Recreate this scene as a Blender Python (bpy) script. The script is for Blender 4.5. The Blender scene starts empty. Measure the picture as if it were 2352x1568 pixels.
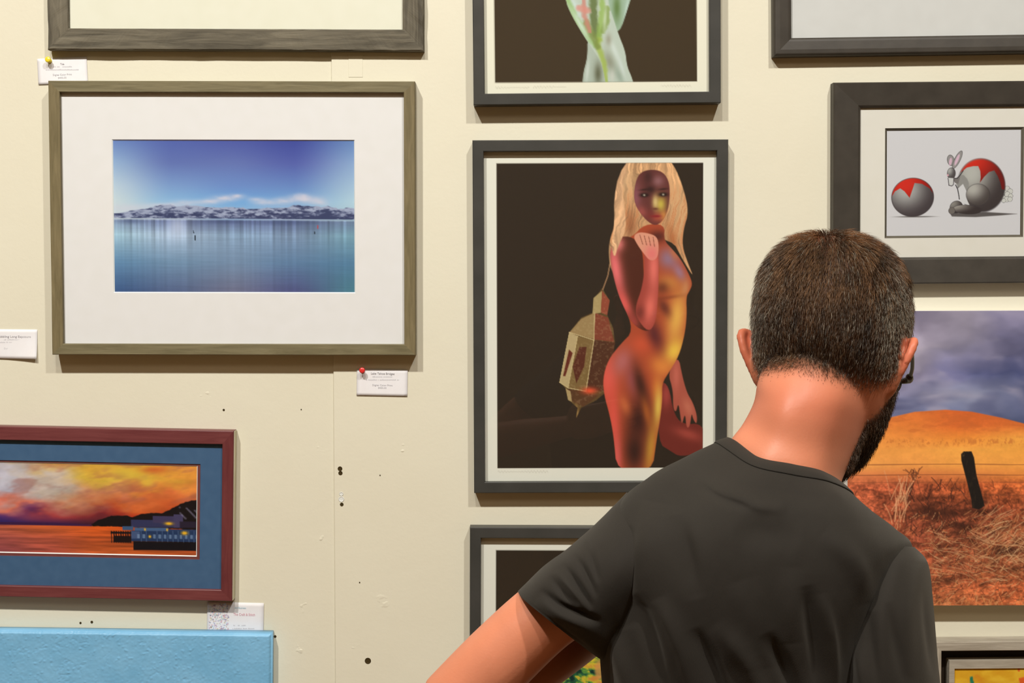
import bpy, bmesh, math, random
import numpy as np
from mathutils import Vector, Matrix, Euler
from mathutils.bvhtree import BVHTree
random.seed(7); rng = np.random.default_rng(7)
SC = bpy.context.scene; COL = SC.collection
D2R = math.pi / 180

# ------------------------------------------------------------------ camera
CAM = np.array([0.0, 0.0, 1.62]); PITCH = 3.0 * D2R; F = 3267.0
WALL = 2.53                                   # wall face
cd = bpy.data.cameras.new('camera'); cam = bpy.data.objects.new('camera', cd); COL.objects.link(cam)
cam.location = CAM; cam.rotation_euler = (math.pi/2 - PITCH, 0, 0)
cd.sensor_width = 36; cd.lens = F / 2352 * 36; cd.clip_start = 0.05
SC.camera = cam

# ------------------------------------------------------------------ world, lights, exposure
w = bpy.data.worlds.new('world'); SC.world = w; w.use_nodes = True
w.node_tree.nodes['Background'].inputs[0].default_value = (1.0, 0.72, 0.45, 1)
w.node_tree.nodes['Background'].inputs[1].default_value = 0.06
def area(name, loc, target, size, power, color, spread=150):
    l = bpy.data.lights.new(name, 'AREA'); l.shape = 'DISK'; l.size = size; l.energy = power; l.color = color
    l.spread = spread * D2R
    o = bpy.data.objects.new(name, l); COL.objects.link(o); o.location = loc
    o.rotation_euler = (Vector(target) - Vector(loc)).to_track_quat('-Z', 'Y').to_euler()
    return o
WARM = (1.0, 0.965, 0.90)
area('track_lamp_light', (-1.35, -0.45, 4.60), (-0.95, 2.53, 0.90), 0.16, 94, WARM)
area('track_lamp_light', (-0.35, -0.45, 4.60), (-0.15, 2.53, 0.90), 0.16, 32, WARM)
area('track_lamp_light', (1.25, -0.45, 4.60), (1.0, 2.53, 0.90), 0.16, 66, WARM)
area('room_ceiling_light', (0.3, -2.1, 4.5), (0.3, 0.3, 1.2), 1.2, 24, (1.0, 0.78, 0.56), 170)
SC.view_settings.view_transform = 'Standard'; SC.view_settings.look = 'None'
SC.view_settings.gamma = 1; SC.view_settings.use_curve_mapping = False
SC.view_settings.exposure = 0.0
SC.cycles.max_bounces = 6; SC.cycles.diffuse_bounces = 3; SC.cycles.transparent_max_bounces = 12
SC.cycles.caustics_reflective = False; SC.cycles.caustics_refractive = False

# ------------------------------------------------------------------ helpers
def P(x, y, Y):
    """world point seen at photo pixel (x, y) on the vertical plane at distance Y"""
    a = (x - 1176) / F; b = -(y - 784) / F
    c, s = math.cos(PITCH), math.sin(PITCH)
    d = np.array([a, c + b * s, b * c - s])
    return CAM + d * (Y / d[1])
def lin(c):
    c = np.asarray(c, float) / 255.0
    return np.where(c <= 0.04045, c / 12.92, ((c + 0.055) / 1.055) ** 2.4)
E_LIGHT = np.array([1.12, 1.02, 0.90])          # light falling on the wall, used to turn seen colour into pigment
def alb(c, k=1.0):
    return np.clip(lin(c) / E_LIGHT * k, 0.0, 0.92)
def rgba(c, k=1.0):
    a = alb(c, k); return (float(a[0]), float(a[1]), float(a[2]), 1.0)

class NT:
    def __init__(s, name):
        s.m = bpy.data.materials.new(name); s.m.use_nodes = True; s.t = s.m.node_tree
        s.b = s.t.nodes['Principled BSDF']; s.out = s.t.nodes['Material Output']
    def n(s, typ, **kw):
        nd = s.t.nodes.new(typ)
        for k, v in kw.items():
            if k.startswith('i_'):
                key = k[2:]
                nd.inputs[int(key) if key.isdigit() else key.replace('_', ' ')].default_value = v
            else: setattr(nd, k, v)
        return nd
    def l(s, a, b): s.t.links.new(a, b)
    def coords(s, scale=(1, 1, 1), rot=(0, 0, 0)):
        tc = s.n('ShaderNodeTexCoord'); mp = s.n('ShaderNodeMapping')
        mp.inputs['Scale'].default_value = scale; mp.inputs['Rotation'].default_value = rot
        s.l(tc.outputs['Object'], mp.inputs[0]); return mp.outputs[0]
    def noise(s, vec, scale, detail=4, rough=0.5, dist=0.0):
        nd = s.n('ShaderNodeTexNoise'); nd.inputs['Scale'].default_value = scale
        nd.inputs['Detail'].default_value = detail; nd.inputs['Roughness'].default_value = rough
        nd.inputs['Distortion'].default_value = dist
        s.l(vec, nd.inputs['Vector']); return nd.outputs['Fac']
    def ramp(s, fac, stops):
        r = s.n('ShaderNodeValToRGB'); e = r.color_ramp.elements
        while len(e) < len(stops): e.new(0.5)
        for el, (p, c) in zip(e, stops): el.position = p; el.color = c
        s.l(fac, r.inputs[0]); return r.outputs[0]
    def bump(s, h, strength, dist=0.001):
        b = s.n('ShaderNodeBump'); b.inputs['Strength'].default_value = strength; b.inputs['Distance'].default_value = dist
        s.l(h, b.inputs['Height']); s.l(b.outputs[0], s.b.inputs['Normal'])
    def p(s, rough=None, spec=None, color=None):
        if rough is not None: s.b.inputs['Roughness'].default_value = rough
        if spec is not None: s.b.inputs['Specular IOR Level'].default_value = spec
        if color is not None: s.b.inputs['Base Color'].default_value = color
        return s.m

def wood(name, c1, c2, axis, rough=0.55, scale=1.0, bump=0.4):
    t = NT(name); sc = [60*scale, 60*scale, 60*scale]; sc[axis] = 5*scale
    v = t.coords(tuple(sc)); f = t.noise(v, 2.2, 6, 0.65, 0.6)
    t.l(t.ramp(f, [(0.3, c1), (0.7, c2)]), t.b.inputs['Base Color']); t.bump(f, bump, 0.0012)
    return t.p(rough, 0.3)
def noisy(name, c1, c2, scale=8, rough=0.6, bump=0.1, dist=0.001, spec=0.3, bscale=None):
    t = NT(name); v = t.coords(); f = t.noise(v, scale, 5)
    t.l(t.ramp(f, [(0.3, c1), (0.7, c2)]), t.b.inputs['Base Color'])
    t.bump(t.noise(v, bscale or scale * 4, 5), bump, dist)
    return t.p(rough, spec)
def attr_mat(name, rough=0.45, spec=0.3, grain=0.03):
    t = NT(name); a = t.n('ShaderNodeAttribute', attribute_name='Col')
    f = t.noise(t.coords(), 900, 2)
    mx = t.n('ShaderNodeMix', data_type='RGBA', blend_type='OVERLAY'); mx.inputs[0].default_value = grain
    t.l(a.outputs['Color'], mx.inputs[6]); t.l(f, mx.inputs[7]); t.l(mx.outputs[2], t.b.inputs['Base Color'])
    return t.p(rough, spec)

def mesh(name, V, Fc, mat, parent=None, smooth=False, col=None, mw=None):
    me = bpy.data.meshes.new(name)
    V = np.asarray(V, np.float32); 
    Fc = np.asarray(Fc) if not isinstance(Fc, list) else Fc
    if isinstance(Fc, np.ndarray) and Fc.ndim == 2:
        n, k = Fc.shape
        me.vertices.add(len(V)); me.vertices.foreach_set('co', V.ravel())
        me.loops.add(n * k); me.loops.foreach_set('vertex_index', Fc.astype(np.int32).ravel())
        me.polygons.add(n); me.polygons.foreach_set('loop_start', np.arange(0, n * k, k, dtype=np.int32))
        me.polygons.foreach_set('loop_total', np.full(n, k, np.int32))
        me.update(calc_edges=True); me.validate()
    else:
        me.from_pydata([tuple(v) for v in V], [], Fc); me.update()
    if smooth: me.polygons.foreach_set('use_smooth', np.ones(len(me.polygons), bool))
    if col is not None:
        a = me.color_attributes.new('Col', 'FLOAT_COLOR', 'POINT')
        c = np.ones((len(V), 4), np.float32); c[:, :3] = col; a.data.foreach_set('color', c.ravel())
    me.materials.append(mat)
    o = bpy.data.objects.new(name, me); COL.objects.link(o)
    if parent is not None: o.parent = parent
    if mw is not None: o.matrix_world = mw
    return o
def thing(name, label, cat, loc=(0, 0, 0), rot=(0, 0, 0), group=None):
    o = bpy.data.objects.new(name, None); COL.objects.link(o); o.location = loc; o.rotation_euler = rot
    o.empty_display_size = 0.05
    tag(o, label, cat, group); return o
def tag(o, label, cat, group=None):
    o['label'] = label; o['category'] = cat
    if group: o['group'] = group
    return o
def fix_normals(o):
    bm = bmesh.new(); bm.from_mesh(o.data); bmesh.ops.recalc_face_normals(bm, faces=bm.faces); bm.to_mesh(o.data); bm.free()
    return o
def box(x0, x1, y0, y1, z0, z1):
    V = [(x0,y0,z0),(x1,y0,z0),(x1,y1,z0),(x0,y1,z0),(x0,y0,z1),(x1,y0,z1),(x1,y1,z1),(x0,y1,z1)]
    Fq = [(0,3,2,1),(4,5,6,7),(0,1,5,4),(1,2,6,5),(2,3,7,6),(3,0,4,7)]
    return V, Fq
def add_bevel(o, wd, seg=2):
    m = o.modifiers.new('bevel', 'BEVEL'); m.width = wd; m.segments = seg; m.limit_method = 'ANGLE'; return o

# noise for the pictures
class VN:
    def __init__(s, seed, n=256):
        s.g = np.random.default_rng(seed).random((n, n)); s.n = n
    def __call__(s, x, y):
        xi = np.floor(x).astype(int); yi = np.floor(y).astype(int); fx = x - xi; fy = y - yi
        fx = fx*fx*(3-2*fx); fy = fy*fy*(3-2*fy); n = s.n; g = s.g
        a = g[yi % n, xi % n]; b = g[yi % n, (xi+1) % n]; c = g[(yi+1) % n, xi % n]; d = g[(yi+1) % n, (xi+1) % n]
        return (a*(1-fx)+b*fx)*(1-fy) + (c*(1-fx)+d*fx)*fy
def fbm(X, Y, seed, sx, sy=None, octv=4):
    sy = sy or sx; v = 0; a = 1; t = 0; f = VN(seed)
    for k in range(octv):
        v = v + a * f(X / sx * 2**k + 17.3*k, Y / sy * 2**k + 5.1*k); t += a; a *= 0.55
    return v / t
def ss(a, b, x):
    t = np.clip((x - a) / (b - a), 0, 1); return t*t*(3-2*t)
def mixc(C, c, m):
    return C * (1 - m[..., None]) + np.asarray(c, float) * m[..., None]
def poly(X, Y, pts, soft=1.5, smooth=0):
    """soft mask of a polygon"""
    pts = np.array(pts, float)
    if smooth:
        for _ in range(smooth):
            q = np.roll(pts, -1, 0); pts = np.stack([pts*0.75+q*0.25, pts*0.25+q*0.75], 1).reshape(-1, 2)
    x0, y0 = pts.min(0) - soft*3; x1, y1 = pts.max(0) + soft*3
    sel = (X > x0) & (X < x1) & (Y > y0) & (Y < y1)
    out = np.zeros(X.shape); 
    if not sel.any(): return out
    xs = X[sel]; ys = Y[sel]; d = np.full(xs.shape, 1e9); ins = np.zeros(xs.shape, bool)
    for (ax, ay), (bx, by) in zip(pts, np.roll(pts, -1, 0)):
        ex, ey = bx-ax, by-ay; L = ex*ex+ey*ey + 1e-9
        t = np.clip(((xs-ax)*ex+(ys-ay)*ey)/L, 0, 1)
        d = np.minimum(d, np.hypot(xs-ax-t*ex, ys-ay-t*ey))
        c = (ay > ys) != (by > ys)
        ins ^= c & (xs < (bx-ax)*(ys-ay)/((by-ay) if abs(by-ay) > 1e-9 else 1e-9)+ax)
    sd = np.where(ins, -d, d); out[sel] = 1 - ss(-soft, soft, sd); return out
def ell(X, Y, cx, cy, rx, ry, ang=0, soft=0.08):
    c, s = math.cos(ang*D2R), math.sin(ang*D2R); dx, dy = X-cx, Y-cy
    r = np.hypot((dx*c+dy*s)/rx, (-dx*s+dy*c)/ry); return 1 - ss(1-soft, 1+soft, r)
def blob(X, Y, cx, cy, rx, ry, ang=0):
    c, s = math.cos(ang*D2R), math.sin(ang*D2R); dx, dy = X-cx, Y-cy
    return np.exp(-(((dx*c+dy*s)/rx)**2 + ((-dx*s+dy*c)/ry)**2))
def line(X, Y, pts, wd, soft=1.0):
    out = np.zeros(X.shape); pts = np.array(pts, float)
    x0, y0 = pts.min(0)-wd-3; x1, y1 = pts.max(0)+wd+3
    sel = (X > x0) & (X < x1) & (Y > y0) & (Y < y1)
    if not sel.any(): return out
    xs, ys = X[sel], Y[sel]; d = np.full(xs.shape, 1e9)
    for (ax, ay), (bx, by) in zip(pts[:-1], pts[1:]):
        ex, ey = bx-ax, by-ay; L = ex*ex+ey*ey+1e-9
        t = np.clip(((xs-ax)*ex+(ys-ay)*ey)/L, 0, 1); d = np.minimum(d, np.hypot(xs-ax-t*ex, ys-ay-t*ey))
    out[sel] = 1-ss(wd*0.5, wd*0.5+soft, d); return out
def grid(X, Y, xs, ys, G):
    G = np.array(G, float); xi = np.interp(X, xs, np.arange(len(xs))); yi = np.interp(Y, ys, np.arange(len(ys)))
    x0 = np.clip(np.floor(xi).astype(int), 0, len(xs)-2); y0 = np.clip(np.floor(yi).astype(int), 0, len(ys)-2)
    fx = (xi-x0)[..., None]; fy = (yi-y0)[..., None]; fx = fx*fx*(3-2*fx)*0.6+fx*0.4
    return (G[y0, x0]*(1-fx)+G[y0, x0+1]*fx)*(1-fy)+(G[y0+1, x0]*(1-fx)+G[y0+1, x0+1]*fx)*fy

# ------------------------------------------------------------------ materials
M = {}
def mk_wall():
    t = NT('painted_wall'); v = t.coords(); f = t.noise(v, 1.6, 5, 0.6)
    t.l(t.ramp(f, [(0.3, rgba((228, 214, 183))), (0.7, rgba((233, 220, 190)))]), t.b.inputs['Base Color'])
    a = t.noise(v, 14, 6, 0.62); b2 = t.noise(v, 180, 3)
    ad = t.n('ShaderNodeMath', operation='MULTIPLY_ADD'); ad.inputs[1].default_value = 0.25
    t.l(b2, ad.inputs[0]); t.l(a, ad.inputs[2]); t.bump(ad.outputs[0], 0.35, 0.0016)
    return t.p(0.6, 0.25)
M['wall'] = mk_wall()
M['black'] = noisy('black_satin_frame', rgba((60, 57, 50)), rgba((68, 64, 57)), 20, 0.42, 0.05)
M['black2'] = noisy('charcoal_frame', rgba((58, 51, 42)), rgba((68, 60, 50)), 30, 0.5, 0.15, 0.0008)
M['olive_h'] = wood('olive_frame_wood', rgba((104, 92, 62)), rgba((134, 120, 86)), 0)
M['olive_v'] = wood('olive_frame_wood_upright', rgba((104, 90, 58)), rgba((134, 116, 80)), 2)
M['weather_h'] = wood('weathered_wood', rgba((66, 58, 44)), rgba((122, 110, 88)), 0, 0.7, 0.7, 0.9)
M['weather_v'] = wood('weathered_wood_upright', rgba((66, 58, 44)), rgba((122, 110, 88)), 2, 0.7, 0.7, 0.9)
M['maroon_h'] = wood('maroon_frame_wood', rgba((104, 48, 46)), rgba((122, 62, 58)), 0, 0.4, 1, 0.15)
M['maroon_v'] = wood('maroon_frame_wood_upright', rgba((96, 42, 42)), rgba((116, 56, 52)), 2, 0.4, 1, 0.15)
M['pale_side'] = noisy('raw_wood_side', rgba((200, 186, 150)), rgba((212, 198, 162)), 30, 0.6)
M['mat_white'] = noisy('white_mat_board', rgba((238, 227, 216)), rgba((241, 230, 220)), 40, 0.8, 0.05)
M['mat_cream'] = noisy('cream_mat_board', rgba((236, 225, 197)), rgba((239, 228, 201)), 40, 0.8, 0.05)
M['mat_grey'] = noisy('pale_grey_mat_board', rgba((212, 204, 193)), rgba((216, 208, 197)), 40, 0.8, 0.05)
M['mat_stone'] = noisy('stone_mat_board', rgba((229, 217, 198)), rgba((232, 220, 202)), 40, 0.8, 0.05)
M['mat_blue'] = noisy('blue_mat_board', rgba((62, 92, 122)), rgba((70, 99, 128)), 60, 0.7, 0.05)
M['mat_maroon'] = noisy('maroon_fillet', rgba((116, 58, 52)), rgba((124, 64, 58)), 60, 0.6, 0.05)
M['core'] = noisy('mat_bevel_core', rgba((246, 240, 228)), rgba((246, 240, 228)), 60, 0.7, 0.02)
M['core_dark'] = noisy('dark_bevel_core', rgba((92, 82, 66)), rgba((98, 88, 72)), 60, 0.7, 0.02)
M['backing'] = noisy('brown_backing_paper', rgba((150, 116, 76)), rgba((158, 124, 84)), 30, 0.8, 0.05)
M['print'] = attr_mat('photographic_print')
M['print_matte'] = attr_mat('matte_art_print', 0.7, 0.15)
M['card'] = noisy('white_card', rgba((240, 229, 219)), rgba((243, 233, 224)), 50, 0.75, 0.03)
M['ink'] = NT('grey_ink').p(0.8, 0.1, rgba((205, 196, 190)))
M['ink_dark'] = NT('dark_grey_ink').p(0.8, 0.1, rgba((160, 150, 146)))
M['ink_pink'] = NT('pink_ink').p(0.8, 0.1, rgba((232, 170, 172)))
M['ink_teal'] = NT('teal_ink').p(0.8, 0.1, rgba((176, 205, 208)))
def mk_glass():
    t = NT('picture_glass'); t.t.nodes.remove(t.b)
    tr = t.n('ShaderNodeBsdfTransparent'); gl = t.n('ShaderNodeBsdfGlossy'); gl.inputs['Roughness'].default_value = 0.02
    lw = t.n('ShaderNodeLayerWeight'); lw.inputs['Blend'].default_value = 0.5
    pw = t.n('ShaderNodeMath', operation='POWER'); pw.inputs[1].default_value = 5; t.l(lw.outputs['Facing'], pw.inputs[0])
    fr = t.n('ShaderNodeMath', operation='MULTIPLY_ADD'); fr.inputs[1].default_value = 0.9; fr.inputs[2].default_value = 0.016; t.l(pw.outputs[0], fr.inputs[0])
    tr.inputs[0].default_value = (0.99, 0.995, 0.99, 1)
    mx = t.n('ShaderNodeMixShader'); t.l(fr.outputs[0], mx.inputs[0]); t.l(tr.outputs[0], mx.inputs[1]); t.l(gl.outputs[0], mx.inputs[2])
    t.l(mx.outputs[0], t.out.inputs[0]); return t.m
M['glass'] = mk_glass()

# ------------------------------------------------------------------ room
FLOORZ = 0.0; CEIL = 4.8; XL, XR, YB = -4.2, 4.2, -3.6
def struct(name, bx, mat):
    V, Fq = box(*bx); o = mesh(name, V, Fq, mat); o['kind'] = 'structure'; return o
floor_m = wood('oak_floor', rgba((120, 88, 56)), rgba((150, 112, 74)), 1, 0.4, 0.3)
room_m = noisy('room_paint', rgba((176, 150, 116)), rgba((186, 158, 122)), 2, 0.8)
ceil_m = noisy('ceiling_paint', rgba((150, 142, 126)), rgba((160, 150, 134)), 2, 0.9)
struct('floor', (XL-0.1, XR+0.1, YB-0.1, WALL+0.12, -0.1, 0.0), floor_m)
struct('ceiling', (XL-0.1, XR+0.1, YB-0.1, WALL+0.12, CEIL, CEIL+0.1), ceil_m)
struct('wall_left', (XL-0.1, XL, YB, WALL, 0, CEIL), room_m)
struct('wall_right', (XR, XR+0.1, YB, WALL, 0, CEIL), room_m)
struct('wall_behind', (XL-0.1, XR+0.1, YB-0.1, YB, 0, CEIL), room_m)
# picture wall: two drywall sheets meeting in a seam; the right one stands a few millimetres proud
PANEL = 0.0035
seam = float(P(768, 1100, WALL)[0])
def wall_face():
    # front face as a gently uneven grid, so the plaster is not dead flat
    nx, nz = 420, 180
    xs = np.linspace(XL, XR, nx); zs = np.linspace(0, CEIL, nz)
    X, Z = np.meshgrid(xs, zs)
    dy = (fbm(X*100, Z*100, 5, 60, 60, 3)-0.5)*0.0012
    V = np.stack([X, WALL + 0*X - np.abs(dy)*0.5, Z], -1).reshape(-1, 3)
    i = np.arange(nz-1)[:, None]*nx + np.arange(nx-1)[None]
    Fq = np.stack([i, i+1, i+1+nx, i+nx], -1).reshape(-1, 4)
    b = len(V); B, BF = box(XL, XR, WALL+0.0005, WALL+0.12, 0, CEIL)
    V = np.vstack([V, B]); Fq = np.vstack([Fq, np.array(BF)+b]); return V, Fq
V, Fq = wall_face(); wall = mesh('wall_back', V, Fq, M['wall'], smooth=False); wall['kind'] = 'structure'
V, Fq = box(seam, XR-0.001, WALL-PANEL, WALL+0.001, 0.001, CEIL-0.001)
wp = add_bevel(mesh('drywall_sheet', V, Fq, M['wall'], wall), 0.0012, 3)
a = P(800, 0, WALL); b = P(834, 178, WALL)
V, Fq = box(a[0], b[0], WALL-PANEL-0.0006, WALL-PANEL+0.0005, b[2], 2.3)
add_bevel(mesh('patch_strip', V, Fq, M['wall'], wall), 0.0008, 2)
hole_m = NT('hole_dark').p(0.9, 0.05, rgba((70, 55, 30)))
plug_m = noisy('plastic_anchor', rgba((225, 218, 200)), rgba((235, 228, 212)), 300, 0.3)
def nail_hole(px, py, r, mat=None, name='nail_hole', yw=None):
    yw = yw or (WALL-PANEL if px > 768 else WALL); c = P(px, py, yw); r = r/1290
    n = 12; V = []; Fq = []
    prof = [(1.35, 0.0004), (1.15, 0.0009), (1.0, 0.0005), (0.8, 0.0002)]
    for k, (q, h) in enumerate(prof):
        for i in range(n):
            t = 2*math.pi*i/n; V.append((c[0]+r*q*math.cos(t), yw-h, c[2]+r*q*math.sin(t)))
    for k in range(3):
        for i in range(n): Fq.append((k*n+i, k*n+(i+1) % n, (k+1)*n+(i+1) % n, (k+1)*n+i))
    Fq.append(tuple(3*n+i for i in range(n)))
    return mesh(name, V, Fq, mat or hole_m, wall)
for x, y, r in [(781,1076,4.6),(782,1086,4.2),(785,1158,3.6),(845,1517,6.2),(514,941,2.2),(185,1430,2.2),(211,1428,2.6),(632,1461,2.6),
                (873,1091,1.2),(826,1337,1.3),(692,940,1.2)]:
    nail_hole(x, y, r*.88)
nail_hole(784, 1146, 5, plug_m, 'wall_anchor'); nail_hole(784, 1134, 3.6, plug_m, 'wall_anchor')
# lumps of old filler
for (x, y, s, sd) in [(735,1024,26,1),(812,1490,26,2),(700,1395,22,3),(745,1240,24,4),(470,905,26,5),(690,1490,20,6),(880,1380,26,7),(930,1030,20,8)]:
    yw = WALL-PANEL if x > 768 else WALL
    c = P(x, y, yw); n = 22; g = np.linspace(-1, 1, n); U, W2 = np.meshgrid(g, g)
    hgt = np.clip(fbm((U+3)*40, (W2+3)*40, 40+sd, 18, 18, 4)-0.45, 0, 1)*np.clip(1-np.hypot(U, W2), 0, 1)*0.006-0.0004
    V = np.stack([c[0]+U*s/1290, yw-hgt, c[2]+W2*s*0.8/1290], -1).reshape(-1, 3)
    i = np.arange(n-1)[:, None]*n+np.arange(n-1)[None]; Fq = np.stack([i, i+1, i+1+n, i+n], -1).reshape(-1, 4)
    mesh('filler_patch', V, Fq, M['wall'], wall, smooth=True)

# ------------------------------------------------------------------ framed pictures
class Pic:
    """local frame: x right, z up, -y out of the wall, origin at the picture's centre on the wall"""
    def __init__(s, name, label, cat, corners, d, yw=None, group=None):
        s.yw = yw if yw is not None else WALL-PANEL; s.d = d
        c = np.array([P(x, y, s.yw-d) for x, y in corners])
        ctr = c.mean(0); ex = (c[1]+c[2]-c[0]-c[3])/2; ez = (c[0]+c[1]-c[2]-c[3])/2
        s.w = np.linalg.norm(ex[[0, 2]]); s.h = np.linalg.norm(ez[[0, 2]])
        s.ang = math.atan2(ex[2], ex[0])*0.5 + math.atan2(-ez[0], ez[2])*0.5
        s.c = np.array([ctr[0], s.yw-0.0005, ctr[2]]); ca, sa = math.cos(s.ang), math.sin(s.ang)
        s.X = np.array([ca, 0, sa]); s.Z = np.array([-sa, 0, ca])
        s.t = thing(name, label, cat, s.c, (0, -s.ang, 0), group)
    def loc(s, px, py, h):                         # photo pixel on a plane h out of the wall -> local x, z
        p = P(px, py, s.c[1]-h)-s.c; return float(p@s.X), float(p@s.Z)
    def rect(s, corners, h):
        q = np.array([s.loc(x, y, h) for x, y in corners])
        return ((q[0,0]+q[3,0])/2, (q[1,0]+q[2,0])/2, (q[2,1]+q[3,1])/2, (q[0,1]+q[1,1])/2)   # x0 x1 z0 z1
    def outer(s): return (-s.w/2, s.w/2, -s.h/2, s.h/2)
    def rails(s, widths, prof, mats, nseg=1, rough=0, name='frame_rail'):
        """four mitred rails; widths = left,right,bottom,top; prof = list of (u 0..1 across, height)"""
        x0, x1, z0, z1 = s.outer(); wl, wr, wb, wt = widths
        def pt(side, u, e):      # e 0..1 along the rail
            L, R, B, T = x0+wl*u, x1-wr*u, z0+wb*u, z1-wt*u
            if side == 0: return (L+(R-L)*e, B)
            if side == 1: return (R, B+(T-B)*e)
            if side == 2: return (R+(L-R)*e, T)
            return (L, T+(B-T)*e)
        for side in range(4):
            V = []; Fq = []; m = len(prof)
            for k in range(nseg+1):
                e = k/nseg
                for j, (u, h) in enumerate(prof):
                    a, c = pt(side, u, e); y = -h
                    if rough and 0 < k < nseg:
                        r1 = (VN(side+31)(np.array(k*0.35), np.array(j*1.7))-0.5)*rough
                        y += r1
                        if u < 0.05 and h > 0.004:
                            r2 = (VN(side+61)(np.array(k*0.22), np.array(0.5))-0.35)*rough*2.2
                            if side in (0, 2): c += r2*(1 if side == 0 else -1)
                            else: a -= r2*(1 if side == 1 else -1)
                    V.append((a, y, c))
            for k in range(nseg):
                for j in range(m-1): Fq.append((k*m+j, k*m+j+1, (k+1)*m+j+1, (k+1)*m+j))
                Fq.append((k*m+m-1, k*m, (k+1)*m, (k+1)*m+m-1))
            Fq.append(tuple(range(m))); Fq.append(tuple(nseg*m+j for j in reversed(range(m))))
            o = mesh(name, V, Fq, mats[0 if side in (0, 2) else 1], s.t); fix_normals(o)
    def ring(s, name, ro, ri, h, th, mat, core=None, bev=0.0016):
        """flat board with a window: outer rect ro, window ri, front at height h, thickness th"""
        def rc(r, y): x0, x1, z0, z1 = r; return [(x0, -y, z0), (x1, -y, z0), (x1, -y, z1), (x0, -y, z1)]
        rb = (ri[0]+bev, ri[1]-bev, ri[2]+bev, ri[3]-bev)
        V = rc(ro, h)+rc(ri, h)+rc(ro, h-th)+rc(rb, h-th)
        Fq = []
        for i in range(4):
            j = (i+1) % 4
            Fq += [(i, j, 4+j, 4+i), (8+i, 12+i, 12+j, 8+j), (i, 8+i, 8+j, j)]
        o = mesh(name, V, Fq, mat, s.t)
        V2 = rc(ri, h)+rc(rb, h-th); F2 = [(i, (i+1) % 4, 4+(i+1) % 4, 4+i) for i in range(4)]
        mesh('bevel_edge', V2, F2, core or M['core'], o)
        return o
    def slab(s, name, r, h0, h1, mat, parent=None):
        V, Fq = box(r[0], r[1], -h1, -h0, r[2], r[3]); return mesh(name, V, Fq, mat, parent or s.t)
    def picture(s, name, r, h, pxc, painter, step=1.7, mat=None, th=0.0012):
        """flat printed sheet; pigment computed by painter in photo pixel coordinates pxc (TL,TR,BR,BL)"""
        wpx = abs(pxc[1][0]-pxc[0][0]); hpx = abs(pxc[3][1]-pxc[0][1]); nx = int(wpx/step)+2; nz = int(hpx/step)+2
        U, W2 = np.meshgrid(np.linspace(0, 1, nx), np.linspace(0, 1, nz))
        q = np.array(pxc, float)
        XY = (q[0]*((1-U)*(1-W2))[..., None]+q[1]*(U*(1-W2))[..., None]+q[2]*(U*W2)[..., None]+q[3]*((1-U)*W2)[..., None])
        C = alb(painter(XY[..., 0], XY[..., 1])).reshape(-1, 3)
        V = np.stack([r[0]+(r[1]-r[0])*U, -h+0*U, r[3]+(r[2]-r[3])*W2], -1).reshape(-1, 3)
        i = np.arange(nz-1)[:, None]*nx+np.arange(nx-1)[None]; Fq = np.stack([i, i+nx, i+1+nx, i+1], -1).reshape(-1, 4)
        b = len(V); B, BF = box(r[0], r[1], -h+0.00005, -h+th, r[2], r[3]); V = np.vstack([V, B]); Fq = np.vstack([Fq, np.array(BF)+b])
        C = np.vstack([C, np.tile(alb((235, 228, 215)), (8, 1))])
        return mesh(name, V, Fq, mat or M['print'], s.t, col=C)
    def glass(s, r, h):
        return s.slab('glass_pane', r, h, h+0.002, M['glass'])
    def backing(s, h=0.003, ins=0.006):
        x0, x1, z0, z1 = s.outer(); return s.slab('backing_board', (x0+ins, x1-ins, z0+ins, z1-ins), h-0.002, h, M['backing'])
def shrink(r, k): return (r[0]+k, r[1]-k, r[2]+k, r[3]-k)
def prof_flat(d, lip, b=0.0012, base=0.0):
    """flat face moulding with eased edges; lip = height of the inner bottom edge"""
    return [(0, base), (0, d-b), (0.03, d-b*0.3), (0.06, d), (0.94, d), (0.975, d-b*0.3), (1, d-b), (1, lip), (0.9, lip), (0.9, base)]

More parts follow.
